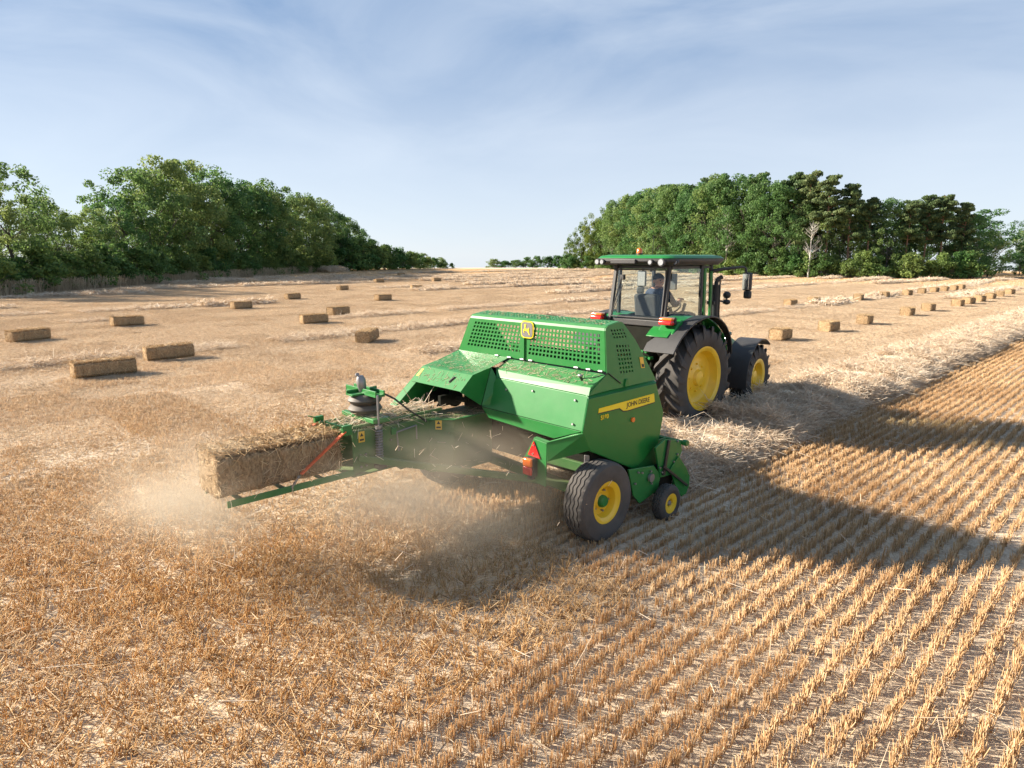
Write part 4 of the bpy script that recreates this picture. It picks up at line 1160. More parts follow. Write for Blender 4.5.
    # antenna sits beside the beacon
    bc = MB().cyl((TX - .02, TY - .52, 2.83), (0, 0, 1), .05, .03, 16).build('beacon_base', M['black'], cab, smooth=True)
    bq = MB().tube([(TX - .02, TY - .52, 2.835), (TX - .02, TY - .52, 2.90), (TX - .02, TY - .52, 2.925)], [.048, .045, .025], 16).build('beacon', M['orange_lens'], cab, smooth=True)
    MB().tube([(TX + .18, TY - .45, 2.81), (TX + .18, TY - .44, 3.12)], .004, 5).build('antenna', M['black'], cab)
    for x, y, r in ((-.64, -.80, .042), (-.53, -.815, .036), (.40, -.82, .036), (.58, -.80, .052), (.70, -.60, .04)):
        k = MB().cyl((TX + x, TY + y + .005, 2.706), (0, 1, 0), r + .008, .05, 18).build('work_light', M['black'], cab, smooth=True)
        MB().cyl((TX + x, TY + y - .022, 2.706), (0, 1, 0), r * .86, .012, 18).build('lamp_lens', M['white_lens'], k, smooth=True)
    # mirrors on arms
    for s in (1, -1):
        a = MB().tube([(TX + s * .60, TY + .72, 2.55), (TX + s * .70, TY + .80, 2.58), (TX + s * .98, TY + 1.02, 2.62), (TX + s * 1.02, TY + 1.05, 2.60), (TX + s * 1.03, TY + 1.06, 2.5)], [.035, .028, .02, .02, .018], 8).build('mirror_arm', M['black'], cab, smooth=True)
        rt = Matrix.Rotation(R(-18 * s), 3, 'Z')
        mh = MB().box((TX + s * 1.05, TY + 1.07, 2.38), (.17, .075, .30)).xf(rt, (TX + s * 1.05, TY + 1.07, 2.4)).build('mirror', M['black'], cab, bevel=.028, smooth=True, seg=3)
        MB().box((TX + s * 1.05, TY + 1.028, 2.38), (.135, .006, .255)).xf(rt, (TX + s * 1.05, TY + 1.07, 2.4)).build('mirror_glass', M['chrome'], mh)
        m2 = MB().box((TX + s * 1.07, TY + 1.07, 2.165), (.14, .075, .13)).xf(rt, (TX + s * 1.05, TY + 1.07, 2.4)).build('wide_angle_mirror', M['black'], cab, bevel=.028, smooth=True, seg=3)
    # exhaust stack at the right front cab corner
    ex = MB().tube([(TX + .56, TY + .93, 1.05), (TX + .56, TY + .93, 2.30)], .062, 16)
    ex.tube([(TX + .56, TY + .93, 2.27), (TX + .56, TY + .94, 2.36), (TX + .575, TY + .97, 2.42), (TX + .62, TY + 1.02, 2.45)], .036, 14)
    ex.cyl((TX + .56, TY + .93, 2.305), (0, 0, 1), .066, .02, 16); ex.build('exhaust_stack', M['black'], t, smooth=True)
    MB().bar((TX + .5, TY + .78, 2.02), (TX + .62, TY + .80, 2.02), .06, .06).build('exhaust_bracket', M['black'], t, bevel=.006)
    for dz, nm in ((2.14, 'side_work_light'), (2.02, 'side_work_light')):
        MB().sphere((TX + .66, TY + 1.14, dz), (.07, .055, .062 if dz > 2.1 else .045), 14, 8).build(nm, M['black'], t, smooth=True)
    MB().tube([(TX + .56, TY + .93, 2.05), (TX + .66, TY + 1.14, 2.02), (TX + .66, TY + 1.14, 2.14)], .014, 6).build('light_stalk', M['black'], t)
    # loader couplings at the right of the hood
    lc = MB().cyl((TX + .55, TY + 1.37, 1.53), (.3, -1, .3), .05, .06, 14); lc.cyl((TX + .62, TY + 1.42, 1.45), (.3, -1, .2), .03, .07, 12)
    for k in range(3): lc.tube([(TX + .50 + .05 * k, TY + 1.36, 1.46), (TX + .47 + .05 * k, TY + 1.30, 1.28), (TX + .40 + .03 * k, TY + 1.2, 1.05)], .011, 6)
    lc.build('loader_couplings', M['chrome'], t, smooth=True)
    MB().bar((TX + .30, TY + 1.3, 1.30), (TX + .56, TY + 1.37, 1.42), .06, .08).build('coupling_bracket', M['green'], t, bevel=.006)
    # steps below the cab door
    for k in range(3): MB().span((TX + .55, TY + .66, .62 + k * .24), (TX + .80, TY + .98, .65 + k * .24)).build('step', M['black'], t, bevel=.005)
    MB().span((TX + .50, TY + .55, .6), (TX + .56, TY + 1.15, 1.2)).build('fuel_tank_guard', M['black'], t, bevel=.02)
    # interior
    seat = MB().box((TX - .02, TY + .02, 1.66), (.48, .46, .13)); seat.build('seat_cushion', M['seat'], cab, bevel=.04, smooth=True, seg=3)
    MB().box((TX - .02, TY - .24, 1.93), (.46, .13, .52), Matrix.Rotation(R(8), 3, 'X')).build('seat_back', M['seat'], cab, bevel=.05, smooth=True, seg=3)
    MB().span((TX - .18, TY - .1, 1.34), (TX + .14, TY + .14, 1.6)).build('seat_base', M['black'], cab, bevel=.02)
    MB().prism_x([(TY + .42, 1.34), (TY + .62, 1.34), (TY + .60, 1.72), (TY + .50, 1.78)], TX - .16, TX + .16).build('dashboard', M['head'], cab, bevel=.02)
    sw = MB()
    c = Vector((TX - .0, TY + .40, 1.93)); ax = Vector((0, -.55, .83)).normalized(); u = Vector((1, 0, 0)); v = ax.cross(u)
    sw.tube([c + (u * math.cos(a) + v * math.sin(a)) * .19 for a in [2 * math.pi * k / 24 for k in range(25)]], .014, 8, cap=False)
    for a in (0.5, 2.6, 4.7): sw.tube([c, c + (u * math.cos(a) + v * math.sin(a)) * .19], .01, 6)
    sw.tube([c, c - ax * .25], .03, 8); sw.build('steering_wheel', M['black'], cab, smooth=True)
    cons = MB().prism_x([(TY - .25, 1.34), (TY + .36, 1.34), (TY + .36, 1.86), (TY + .2, 1.90), (TY - .25, 1.82)], TX + .32, TX + .54); cons.build('side_console', M['head'], cab, bevel=.02)
    for k in range(3): MB().tube([(TX + .36 + .06 * k, TY + .18 - .08 * k, 1.84), (TX + .37 + .06 * k, TY + .26 - .08 * k, 2.03)], [.010, .016], 8).build('control_lever', M['head'], cab, smooth=True)
    MB().span((TX - .42, Yr + .08, 1.74), (TX + .42, Yr + .26, 1.84)).build('rear_shelf', M['dark'], cab, bevel=.02)
    MB().span((TX - .22, Yf - .12, 2.22), (TX - .06, Yf - .07, 2.5)).build('sun_visor', M['head'], cab, bevel=.01)
    MB().span((TX - .58, Yr + .14, 2.60), (TX + .58, Yf - .1, 2.645)).build('roof_liner', M['head'], cab, bevel=.01)
    return t
build_tractor()

# ------------------------------------------------------------------ driver
def build_driver():
    J = {}
    bx, by = TX + .05, TY - .08
    def P(x, y, z): return (bx + x, by + y, z)
    nodes = [('pel', P(0, 0, 1.82), .145), ('wst', P(0, .0, 1.97), .13), ('chs', P(0, .01, 2.13), .15), ('shc', P(.0, .02, 2.225), .10), ('nek', P(.01, .03, 2.29), .052), ('hd1', P(.025, .03, 2.345), .068), ('hd2', P(.02, .02, 2.41), .088), ('hd3', P(.015, .015, 2.455), .074),
             ('nos', P(.125, -.03, 2.385), .016), ('chn', P(.085, -.01, 2.325), .034), ('eaL', P(-.02, -.085, 2.385), .016),
             ('shR', P(.185, .02, 2.20), .066), ('elR', P(.26, .16, 1.99), .05), ('wrR', P(.20, .37, 2.05), .034), ('haR', P(.185, .43, 2.08), .036),
             ('shL', P(-.185, .02, 2.20), .066), ('elL', P(-.27, .14, 1.98), .05), ('wrL', P(-.17, .36, 2.03), .034), ('haL', P(-.15, .42, 2.06), .036),
             ('hiR', P(.10, .06, 1.80), .105), ('knR', P(.17, .46, 1.80), .075), ('anR', P(.16, .48, 1.43), .052), ('toR', P(.17, .64, 1.39), .042),
             ('hiL', P(-.10, .06, 1.80), .105), ('knL', P(-.17, .46, 1.80), .075), ('anL', P(-.16, .48, 1.43), .052), ('toL', P(-.17, .64, 1.39), .042)]
    ed = [('pel', 'wst'), ('wst', 'chs'), ('chs', 'shc'), ('shc', 'nek'), ('nek', 'hd1'), ('hd1', 'hd2'), ('hd2', 'hd3'), ('hd2', 'nos'), ('hd1', 'chn'), ('hd2', 'eaL'),
          ('shc', 'shR'), ('shR', 'elR'), ('elR', 'wrR'), ('wrR', 'haR'), ('shc', 'shL'), ('shL', 'elL'), ('elL', 'wrL'), ('wrL', 'haL'),
          ('pel', 'hiR'), ('hiR', 'knR'), ('knR', 'anR'), ('anR', 'toR'), ('pel', 'hiL'), ('hiL', 'knL'), ('knL', 'anL'), ('anL', 'toL')]
    for s, w in (('R', 1), ('L', -1)):
        hx, hy, hz = [q for q in nodes if q[0] == 'ha' + s][0][1]
        for k in range(4):
            a = (hx + w * (.028 - .017 * k), hy + .05, hz + .012); b = (hx + w * (.026 - .016 * k), hy + .068 - .004 * abs(k - 1.5), hz - .02)
            nodes += [('f%s%da' % (s, k), a, .0095), ('f%s%db' % (s, k), b, .0085)]
            ed += [('ha' + s, 'f%s%da' % (s, k)), ('f%s%da' % (s, k), 'f%s%db' % (s, k))]
        nodes += [('t%sa' % s, (hx - w * .045, hy + .005, hz + .012), .011), ('t%sb' % s, (hx - w * .05, hy + .035, hz + .0), .0095)]
        ed += [('ha' + s, 't%sa' % s), ('t%sa' % s, 't%sb' % s)]
    ix = {n[0]: i for i, n in enumerate(nodes)}
    base = Vector((bx, by, 1.72))
    me = bpy.data.meshes.new('person_skeleton')
    me.from_pydata([tuple(Vector(n[1]) - base) for n in nodes], [(ix[a], ix[b]) for a, b in ed], [])
    o = bpy.data.objects.new('person_skeleton', me); COL.objects.link(o)
    sk = o.modifiers.new('skin', 'SKIN'); sk.use_smooth_shade = True
    for i, n in enumerate(nodes):
        me.skin_vertices[0].data[i].radius = (n[2], n[2]); me.skin_vertices[0].data[i].use_root = (n[0] == 'pel')
    ss = o.modifiers.new('sub', 'SUBSURF'); ss.levels = 2; ss.render_levels = 2
    dg = bpy.context.evaluated_depsgraph_get()
    bm_ = bpy.data.meshes.new_from_object(o.evaluated_get(dg)); bpy.data.objects.remove(o)
    bm_.name = 'person'
    bm_.materials.clear()
    for k in ('shirt', 'skin', 'jeans'): bm_.materials.append(M[k])
    for p in bm_.polygons:
        c = p.center + base; z = c.z; rel = Vector((c.x - bx, c.y - by))
        arm = rel.y > .22 and abs(rel.x) < .26 and z > 1.96
        if z > 2.275 or arm: p.material_index = 1
        elif z < 1.90 and not (abs(rel.x) > .2 and z > 1.93): p.material_index = 2
        p.use_smooth = True
    o = bpy.data.objects.new('person', bm_); COL.objects.link(o); o.location = base
    tag(o, 'driver in a navy shirt sitting at the tractor steering wheel', 'person')
    h = MB().sphere(P(-.005, .03, 2.44), (.098, .098, .082), 16, 10); h.sphere(P(-.04, .055, 2.39), (.066, .07, .075), 14, 8)
    h.build('hair', M['hair'], o, smooth=True)
    for dx, dy in ((.09, -.055), (.105, .015)): MB().sphere(P(dx, dy, 2.405), .010, 8, 6).build('eye', M['ink'], o, smooth=True)
build_driver()

# ------------------------------------------------------------------ baler
BX, BY = -4.95, 5.3
XS = -3.90                                        # right side panel plane

def bil(c, u, v):
    a, b, d, e = (Vector(q) for q in c)            # (0,0) (1,0) (1,1) (0,1)
    return a * (1 - u) * (1 - v) + b * u * (1 - v) + d * u * v + e * (1 - u) * v

def perforated(mb, corners, blocks):
    """sheet with real square holes; blocks = (u0,u1,v0,v1,cols,rows,fill)"""
    us, vs = {0.0, 1.0}, {0.0, 1.0}
    holes = []
    for (u0, u1, v0, v1, nc, nr, fl) in blocks:
        for i in range(nc):
            a = u0 + (u1 - u0) * (i + .5 - fl / 2) / nc; b = u0 + (u1 - u0) * (i + .5 + fl / 2) / nc; us |= {round(a, 5), round(b, 5)}
            for j in range(nr):
                c = v0 + (v1 - v0) * (j + .5 - fl / 2) / nr; d = v0 + (v1 - v0) * (j + .5 + fl / 2) / nr; vs |= {round(c, 5), round(d, 5)}
                holes.append((a, b, c, d))
    us, vs = sorted(us), sorted(vs)
    k = len(mb.v); n = len(vs)
    for u in us:
        for v in vs: mb.v.append(tuple(bil(corners, u, v)))
    hs = [(a - 1e-4, b + 1e-4, c - 1e-4, d + 1e-4) for a, b, c, d in holes]
    for i in range(len(us) - 1):
        um = (us[i] + us[i + 1]) / 2
        cand = [h for h in hs if h[0] < um < h[1]]
        for j in range(n - 1):
            vm = (vs[j] + vs[j + 1]) / 2
            if any(h[2] < vm < h[3] for h in cand): continue
            mb.f.append((k + i * n + j, k + (i + 1) * n + j, k + (i + 1) * n + j + 1, k + i * n + j + 1))
    return mb

def holed_plate(mb, x, outer, quads, grids):
    """planar sheet at constant x: outline (y,z) with quad regions cut out and filled by perforated grids"""
    loops = [[Vector((0, y, z)) for y, z in outer]] + [[Vector((0, y, z)) for y, z in q] for q in quads]
    flat = [p for l in loops for p in l]
    tris = mgeo.tessellate_polygon(loops)
    mb.add([(x(p.y, p.z), p.y, p.z) for p in flat], [tuple(t) for t in tris])
    for q, g in zip(quads, grids): perforated(mb, [(x(y, z), y, z) for y, z in q], [g])
    return mb

def ribbed_tyre(c, Ro, W, Rr, ribs=5, wave_amp=.008, waves=26, n=130):
    prof = [(-W * .38, Rr - .01), (-W * .46, Rr + .03), (-W * .5, (Ro + Rr) / 2), (-W * .47, Ro - .035)]
    flags = [0, 0, 0, 0]
    for k in range(ribs):
        x0 = -W * .42 + W * .84 * k / ribs; x1 = -W * .42 + W * .84 * (k + 1) / ribs
        cr = lambda x: Ro - .02 * (abs(x) / (W * .5)) ** 2.5
        g = (x1 - x0) * .16
        prof += [(x0 + g * .4, cr(x0) - (.014 if k else .006)), (x0 + g, cr(x0)), (x1 - g, cr(x1)), (x1 - g * .4, cr(x1) - (.014 if k < ribs - 1 else .006))]
        flags += [1 if k else 0, 1 if k else 0, 1 if k < ribs - 1 else 0, 1 if k < ribs - 1 else 0]
    prof += [(W * .47, Ro - .035), (W * .5, (Ro + Rr) / 2), (W * .46, Rr + .03), (W * .38, Rr - .01)]; flags += [0] * 4
    def wave(j, q): return wave_amp * math.sin(waves * q) if flags[j] else 0
    return MB().lathe_x(prof, c, n, wave)

def implement_wheel(name, parent, c, Ro, W, Rr, side, ribs, mat, cap=True):
    w = empty(name, c, parent)
    ribbed_tyre(c, Ro, W, Rr, ribs).build('tyre', M[mat], w, smooth=True)
    s = side
    p = [(-s * W * .40, Rr + .008), (-s * W * .3, Rr - .03), (s * W * .1, Rr - .045), (s * W * .32, Rr - .03), (s * W * .40, Rr + .012), (s * W * .425, Rr + .012), (s * W * .425, Rr - .004), (s * W * .34, Rr - .045), (s * W * .16, Rr - .06),
         (s * W * .10, Rr * .68), (s * W * .08, Rr * .42), (s * W * .16, Rr * .34), (s * W * .18, Rr * .26)]
    MB().lathe_x(p, c, 40).build('rim', M['yellow'], w, smooth=True)
    MB().lathe_x([(s * W * .05, Rr * .33), (s * W * .26, Rr * .30), (s * W * .34, Rr * .22), (s * W * .35, .001)], c, 24).build('hub', M['green' if cap else 'steel'], w, smooth=True)
    for k in range(5):
        q = 2 * math.pi * k / 5 + .4
        MB().cyl(Vector(c) + Vector((s * (W * .10 + .01), math.sin(q) * Rr * .54, math.cos(q) * Rr * .54)), (1, 0, 0), Rr * .055, .03, 6).build('wheel_bolt', M['steel'], w)

def build_baler():
    b = empty('square_baler', (BX, BY, 0))
    tag(b, 'green square baler with perforated guard, emblem and yellow wheels behind the tractor', 'baler')
    # right side panel
    sp = MB().prism_x([(4.865, 1.465), (6.005, 1.465), (6.177, 1.106), (6.104, .778), (5.664, .575), (4.907, .936), (4.785, 1.152)], XS - .03, XS)
    side = sp.build('side_panel', M['green_clean'], b, bevel=.008)
    MB().plate([(XS, 4.862, 1.469), (XS, 6.01, 1.469), (XS - .035, 6.0, 1.50), (XS - .035, 4.875, 1.50)], (-1, 0, 0), .02).build('panel_lip', M['green_clean'], side)
    # long yellow decal with lettering
    dx = XS + .003
    dc = MB().plate([(dx, y, z) for y, z in ((5.01, 1.300), (5.355, 1.296), (5.42, 1.258), (5.50, 1.249), (5.985, 1.262), (5.965, 1.358), (5.02, 1.345))], (1, 0, 0), .002).build('decal', M['decal_yellow'], side)
    def text(s, y0, z0, size, mat, parent, ratio=1.0, bold=.0, rx=dx + .003):
        cu = bpy.data.curves.new('lettering', 'FONT'); cu.body = s; cu.size = size; cu.extrude = .0008; cu.offset = bold
        tmp = bpy.data.objects.new('lettering', cu); COL.objects.link(tmp)
        me = bpy.data.meshes.new_from_object(tmp.evaluated_get(bpy.context.evaluated_depsgraph_get())); bpy.data.objects.remove(tmp)
        me.name = 'lettering'; me.materials.clear(); me.materials.append(M[mat])
        o = bpy.data.objects.new('lettering', me); COL.objects.link(o); o.parent = parent; o['kind'] = 'stuff'
        o.rotation_euler = (R(90), 0, R(90)); o.location = Vector((rx, y0, z0)) - woff(parent); o.scale = (ratio, 1, 1)
        return o
    text('JOHN DEERE', 5.475, 1.284, .070, 'ink', dc, 1.02, .0012)
    MB().plate([(dx - .001, y, z) for y, z in ((5.01, 1.290), (5.352, 1.286), (5.418, 1.246), (5.50, 1.238), (5.985, 1.251), (5.985, 1.264), (5.50, 1.251), (5.42, 1.260), (5.355, 1.298), (5.01, 1.302))], (1, 0, 0), .002).build('decal_black_line', M['ink'], dc)  # thin black line along the lower edge of the decal
    text('S180', 5.05, 1.225, .062, 'decal_yellow', side, 1.05, .0015)
    MB().cyl((XS + .008, 5.588, 1.135), (1, 0, 0), .026, .02, 16).build('side_reflector', M['orange_lens'], side, smooth=True)
    # guard: perforated hood
    ZB, ZT = 1.685, 2.09
    xl0, xl1, xr = -6.14, -5.90, XS - .02
    g = MB()
    rear = [(xl0, 5.143, ZB), (xr, 5.143, ZB), (xr - .01, 5.122, ZT), (xl1, 5.122, ZT)]
    perforated(g, rear, [(.05, .475, .17, .93, 16, 7, .62), (.515, .975, .15, .93, 19, 7, .62)])
    prof = [(5.122, ZT), (5.130, 2.115), (5.155, 2.135)]
    for (y0, z0), (y1, z1) in zip(prof, prof[1:]):
        g.add([(xl1 + .0, y0, z0), (xr - .01, y0, z0), (xr - .015, y1, z1), (xl1 + .02, y1, z1)], [(0, 1, 2, 3)])
    perforated(g, [(xl1 + .02, 5.155, 2.135), (xr - .015, 5.155, 2.135), (xr - .02, 5.36, 2.165), (xl1 + .05, 5.36, 2.165)], [(.03, .97, .12, .92, 40, 4, .55)])
    fr = [(5.80, 1.74), (5.985, 1.512)]
    for (y0, z0), (y1, z1) in zip(fr, fr[1:]):
        g.add([(xl1 - .05, y0, z0), (xr - .02, y0, z0), (xr - .0, y1, z1), (xl1 - .1, y1, z1)], [(0, 1, 2, 3)])
    gd = g.build('guard', M['green'], b, solid=.006)
    # right end of the guard with its two grids
    lean = lambda y, z: XS - .004 - .02 * max(0, (z - 1.5)) / .6
    sg = MB()
    holed_plate(sg, lean, [(5.143, 1.66), (4.90, 1.53), (4.895, 1.502), (6.0, 1.502), (5.80, 1.745), (5.62, 1.96), (5.40, 2.155), (5.36, 2.165), (5.155, 2.135), (5.130, 2.115), (5.122, ZT)],
                [[(5.36, 1.635), (5.60, 1.625), (5.52, 1.93), (5.28, 1.95)], [(5.25, 2.00), (5.485, 1.99), (5.42, 2.095), (5.19, 2.105)]],
                [(0, 1, 0, 1, 5, 7, .56), (0, 1, 0, 1, 5, 3, .56)])
    gs = sg.build('guard_side', M['green'], b, solid=.006)
    MB().plate([(lean(0, 1.7) + .006, y, z) for y, z in ((5.72, 1.66), (5.785, 1.655), (5.745, 1.775), (5.68, 1.78))], (1, 0, 0), .002).build('warning_sticker', M['warn'], gs)
    MB().plate([(lean(0, 1.7) + .009, y, z) for y, z in ((5.73, 1.67), (5.77, 1.667), (5.76, 1.70), (5.72, 1.703))], (1, 0, 0), .002).build('sticker_print', M['ink'], gs)
    MB().tube([(XS - .0, 5.16, 1.675), (XS + .004, 5.36, 1.55)], .006, 6).build('gas_strut', M['ink'], gs)
    MB().prism_x([(5.42, 1.505), (5.50, 1.505), (5.485, 1.58), (5.44, 1.58)], XS - .01, XS + .015).build('latch', M['green_clean'], gs, bevel=.004)
    # left end of the guard
    MB().plate([(xl0 + .01, 5.143, ZB), (xl1 + .01, 5.122, ZT), (xl1 + .03, 5.155, 2.135), (xl1 + .06, 5.36, 2.165), (xl0 + .1, 5.985, 1.512), (xl0 + .03, 5.2, 1.512)], (1, 0, 0), .006).build('guard_end', M['green'], b)
    # centre rib and emblem
    MB().plate([(-5.08, 5.134, ZB + .02), (-5.02, 5.134, ZB + .02), (-5.00, 5.116, ZT - .02), (-5.06, 5.116, ZT - .02)], (0, -1, 0), .012).build('guard_rib', M['green'], gd)
    ec = Vector((-4.955, 5.106, 2.025)); ew, eh = .092, .092
    def rr(w, h, r=.045, n=5):
        P = []
        for sx, sz in ((1, 1), (-1, 1), (-1, -1), (1, -1)):
            for q in range(n):
                an = math.atan2(sz, sx) + (q / (n - 1) - .5) * math.pi / 2
                P.append((ec.x + sx * (w - r) + r * math.cos(an), ec.z + sz * (h - r) + r * math.sin(an)))
        return P
    em = MB().plate([(x, ec.y + .008, z) for x, z in rr(ew, eh)], (0, -1, 0), .010).build('emblem', M['decal_yellow'], gd)
    MB().plate([(x, ec.y - .003, z) for x, z in rr(ew - .012, eh - .012, .036)], (0, -1, 0), .003).build('emblem_field', M['emblem_grey'], em)
    # leaping animal outline (u to the right, v up)
    deer = [(-.52, .62), (-.40, .74), (-.22, .80), (-.10, .74), (-.12, .56), (-.22, .42), (-.26, .22), (-.05, .10), (.22, .08), (.40, .30), (.50, .22), (.42, -.02), (.40, -.20), (.52, -.52), (.62, -.72), (.50, -.74), (.30, -.42), (.08, -.20),
            (-.20, -.18), (-.45, -.12), (-.52, -.28), (-.42, -.44), (-.52, -.50), (-.68, -.26), (-.64, .0), (-.42, .14), (-.40, .38), (-.36, .54)]
    MB().plate([(ec.x + u * ew * .82, ec.y - .0075, ec.z + v * eh * .82) for u, v in deer], (0, -1, 0), .0025).build('emblem_animal', M['decal_yellow'], em)
    # hinge knuckles along the guard foot
    for x in (-5.45, -5.25, -5.05, -4.92, -4.28, -4.12, -3.97):
        MB().cyl((x, 5.125, ZB + .006), (1, 0, 0), .011, .05, 8).build('hinge', M['steel'], gd, smooth=True)
    # deck, ridge strip and rear panel
    deck = MB().plate([(-5.26, 5.142, 1.672), (XS - .01, 5.142, 1.665), (XS - .02, 4.915, 1.566), (-5.26, 4.925, 1.585)], (0, .3, -1), .012)
    deck.build('deck', M['green'], b, bevel=.003)
    MB().plate([(-5.25, 4.92, 1.583), (XS - .015, 4.91, 1.566), (XS - .005, 4.868, 1.492), (-5.19, 4.868, 1.508)], (0, 1, -.3), .012).build('ridge_strip', M['green'], b, bevel=.003)
    rp = MB().plate([(-5.185, 4.866, 1.502), (XS - .012, 4.866, 1.486), (XS - .012, 4.785, 1.155), (-5.34, 4.785, 1.168)], (0, 1, .2), .014).build('rear_panel', M['green'], b, bevel=.004)
    for x, z in ((-4.03, 1.205), (-4.05, 1.43), (-5.0, 1.40), (-4.62, 1.44)):
        MB().cyl((x, 4.862 - (1.5 - z) * .245, z), (0, 1, -.2), .011, .02, 8).build('bolt', M['steel'], rp, smooth=True)
    MB().plate([(-5.34, 4.789, 1.160), (XS - .02, 4.789, 1.150), (-4.28, 4.80, 1.010), (-5.24, 4.80, 1.055)], (0, 1, 0), .010).build('lower_flange', M['green'], rp, bevel=.003)
    MB().tube([(-4.03, 4.92, 1.62), (-4.03, 4.89, 1.66)], .012, 8).build('grease_nipple', M['ink'], b); MB().sphere((-4.03, 4.885, 1.67), (.03, .02, .016), 10, 6).build('work_lamp', M['steel'], b, smooth=True)
    MB().tube([(-4.03, 4.90, 1.64), (-3.95, 5.0, 1.645), (XS + .002, 5.16, 1.672)], .005, 6).build('lamp_cable', M['ink'], b)
    # end cover between deck and side panel
    MB().plate([(XS - .014, 5.14, 1.66), (XS - .014, 4.91, 1.56), (XS - .004, 4.868, 1.49), (XS - .004, 5.14, 1.503)], (-1, 0, 0), .01).build('deck_end', M['green'], b)
    # left knotter cover
    xa, xb = -6.14, -5.27
    ld = [(5.14, 1.684), (4.84, 1.600), (4.60, 1.548), (4.43, 1.395)]
    kc = MB()
    for (y0, z0), (y1, z1) in zip(ld, ld[1:]):
        blk = [(.18, .62, .25, .85, 8, 6, .42)] if y0 == 4.84 else []
        perforated(kc, [(xa, y0, z0), (xb, y0, z0), (xb, y1, z1), (xa, y1, z1)], blk)
    kn = kc.build('knotter_cover', M['green'], b, solid=.008)
    MB().tube([(-5.50, 4.545, 1.508), (-5.53, 4.485, 1.456)], .014, 8).build('cover_slot', M['ink'], kn)
    MB().plate([(xb, 4.86, 1.60), (xb, 4.60, 1.545), (xb, 4.43, 1.39), (xb, 4.715, 1.205)], (-1, 0, 0), .01).build('cover_skirt', M['green'], kn)
    MB().plate([(xb + .006, 4.86, 1.60), (-5.155, 4.895, 1.42), (-5.15, 4.895, 1.21), (xb + .006, 4.72, 1.205)], (.2, .9, 0), .008).build('inner_gusset', M['green'], kn)
    MB().plate([(-6.17, 4.62, 1.552), (-6.05, 4.62, 1.552), (-6.09, 4.17, 1.15), (-6.21, 4.17, 1.15)], (0, .6, -.7), .012).build('cover_arm', M['green'], kn, bevel=.003)
    MB().plate([(-6.12, 4.57, 1.522), (-6.08, 4.57, 1.522), (-6.085, 4.49, 1.45), (-6.125, 4.49, 1.45)], (0, -.6, .7), .006).build('warning_sticker', M['warn'], kn)
    MB().plate([(xa, 4.62, 1.545), (xa, 5.14, 1.684), (xa, 5.14, 1.15), (xa, 4.20, 1.12)], (1, 0, 0), .01).build('left_skirt', M['green'], kn)
    # inner body coloured near-black for the shade in the void, feed tunnel, knotter works
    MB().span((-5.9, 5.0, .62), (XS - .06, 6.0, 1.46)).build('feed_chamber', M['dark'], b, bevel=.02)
    MB().span((-5.25, 4.93, .95), (XS - .08, 5.02, 1.45)).build('void_shade_sheet', M['dark'], b, bevel=.01)  # near-black sheet standing in for the shaded void under the rear panel
    MB().span((-5.6, 4.93, 1.40), (-5.1, 5.1, 1.56)).build('shade_filler', M['dark'], b, bevel=.01)  # added dark block, so the gap by the knotter cover reads as shaded
    MB().plate([(-6.12, 5.08, 1.655), (XS - .03, 5.08, 1.64), (XS - .03, 5.75, 1.60), (-6.0, 5.75, 1.60)], (0, 0, -1), .02).build('shade_sheet', M['dark'], b)  # dark sheet added under the deck to make the hinge gaps look shaded
    MB().prism_x([(5.55, .66), (6.05, .80), (6.30, .80), (6.25, .45), (5.75, .42)], XS - .05, XS - .035).build('pickup_lift_plate', M['green'], b, bevel=.004)
    MB().span((-6.0, 6.0, .6), (-5.4, 6.35, 1.3)).build('gearbox_guard', M['green'], b, bevel=.03)
    MB().cyl((-5.62, 6.55, .95), (0, 1, 0), .33, .1, 28).build('flywheel', M['green'], b, smooth=True)
    k = MB()
    for x in (-5.95, -5.72):
        k.cyl((x, 4.72, 1.22), (1, 0, 0), .10, .05, 16); k.box((x + .02, 4.56, 1.22), (.05, .16, .12)); k.tube([(x, 4.46, 1.16), (x + .02, 4.54, 1.27)], .010, 6)
    k.cyl((-5.8, 4.72, 1.22), (1, 0, 0), .03, .55, 10)
    k.build('knotters', M['dark'], b, bevel=.005)
    # bale chamber
    XC, XL = -5.58, -6.10
    cw = MB().plate([(XC, 3.30, 1.105), (XC, 4.26, 1.085), (XC, 4.26, .62), (XC, 3.86, .60), (XC, 3.72, .70), (XC, 3.30, .675)], (-1, 0, 0), .012).build('chamber_wall', M['green_dusty'], b, bevel=.003)
    MB().plate([(XC - .004, 3.30, 1.108), (XC - .004, 4.26, 1.088), (XC - .06, 4.26, 1.088), (XC - .06, 3.30, 1.108)], (0, 0, -1), .008).build('chamber_flange', M['green_dusty'], cw)
    MB().span((XL - .012, 3.30, .66), (XL, 4.6, 1.09)).build('chamber_wall', M['green_dusty'], b, bevel=.003)
    MB().span((XL, 3.30, .64), (XC - .012, 4.9, .655)).build('chamber_floor', M['green_dusty'], b)
    # bulged front block with chamfered corner
    bp = MB()
    ring = [(XC, 4.24), (-5.40, 4.43), (-5.40, 5.0), (-5.9, 5.0), (-5.9, 4.24)]
    bp.plate([(x, y, 1.06) for x, y in ring], (0, 0, -1), .58)
    blk = bp.build('plunger_housing', M['green_dusty'], b, bevel=.008)
    MB().plate([(x, y, 1.066) for x, y in ((XC - .02, 4.20), (-5.375, 4.42), (-5.375, 4.95), (-5.46, 4.95), (-5.46, 4.46), (XC - .06, 4.28))], (0, 0, 1), .012).build('housing_rim', M['green'], blk, bevel=.003)
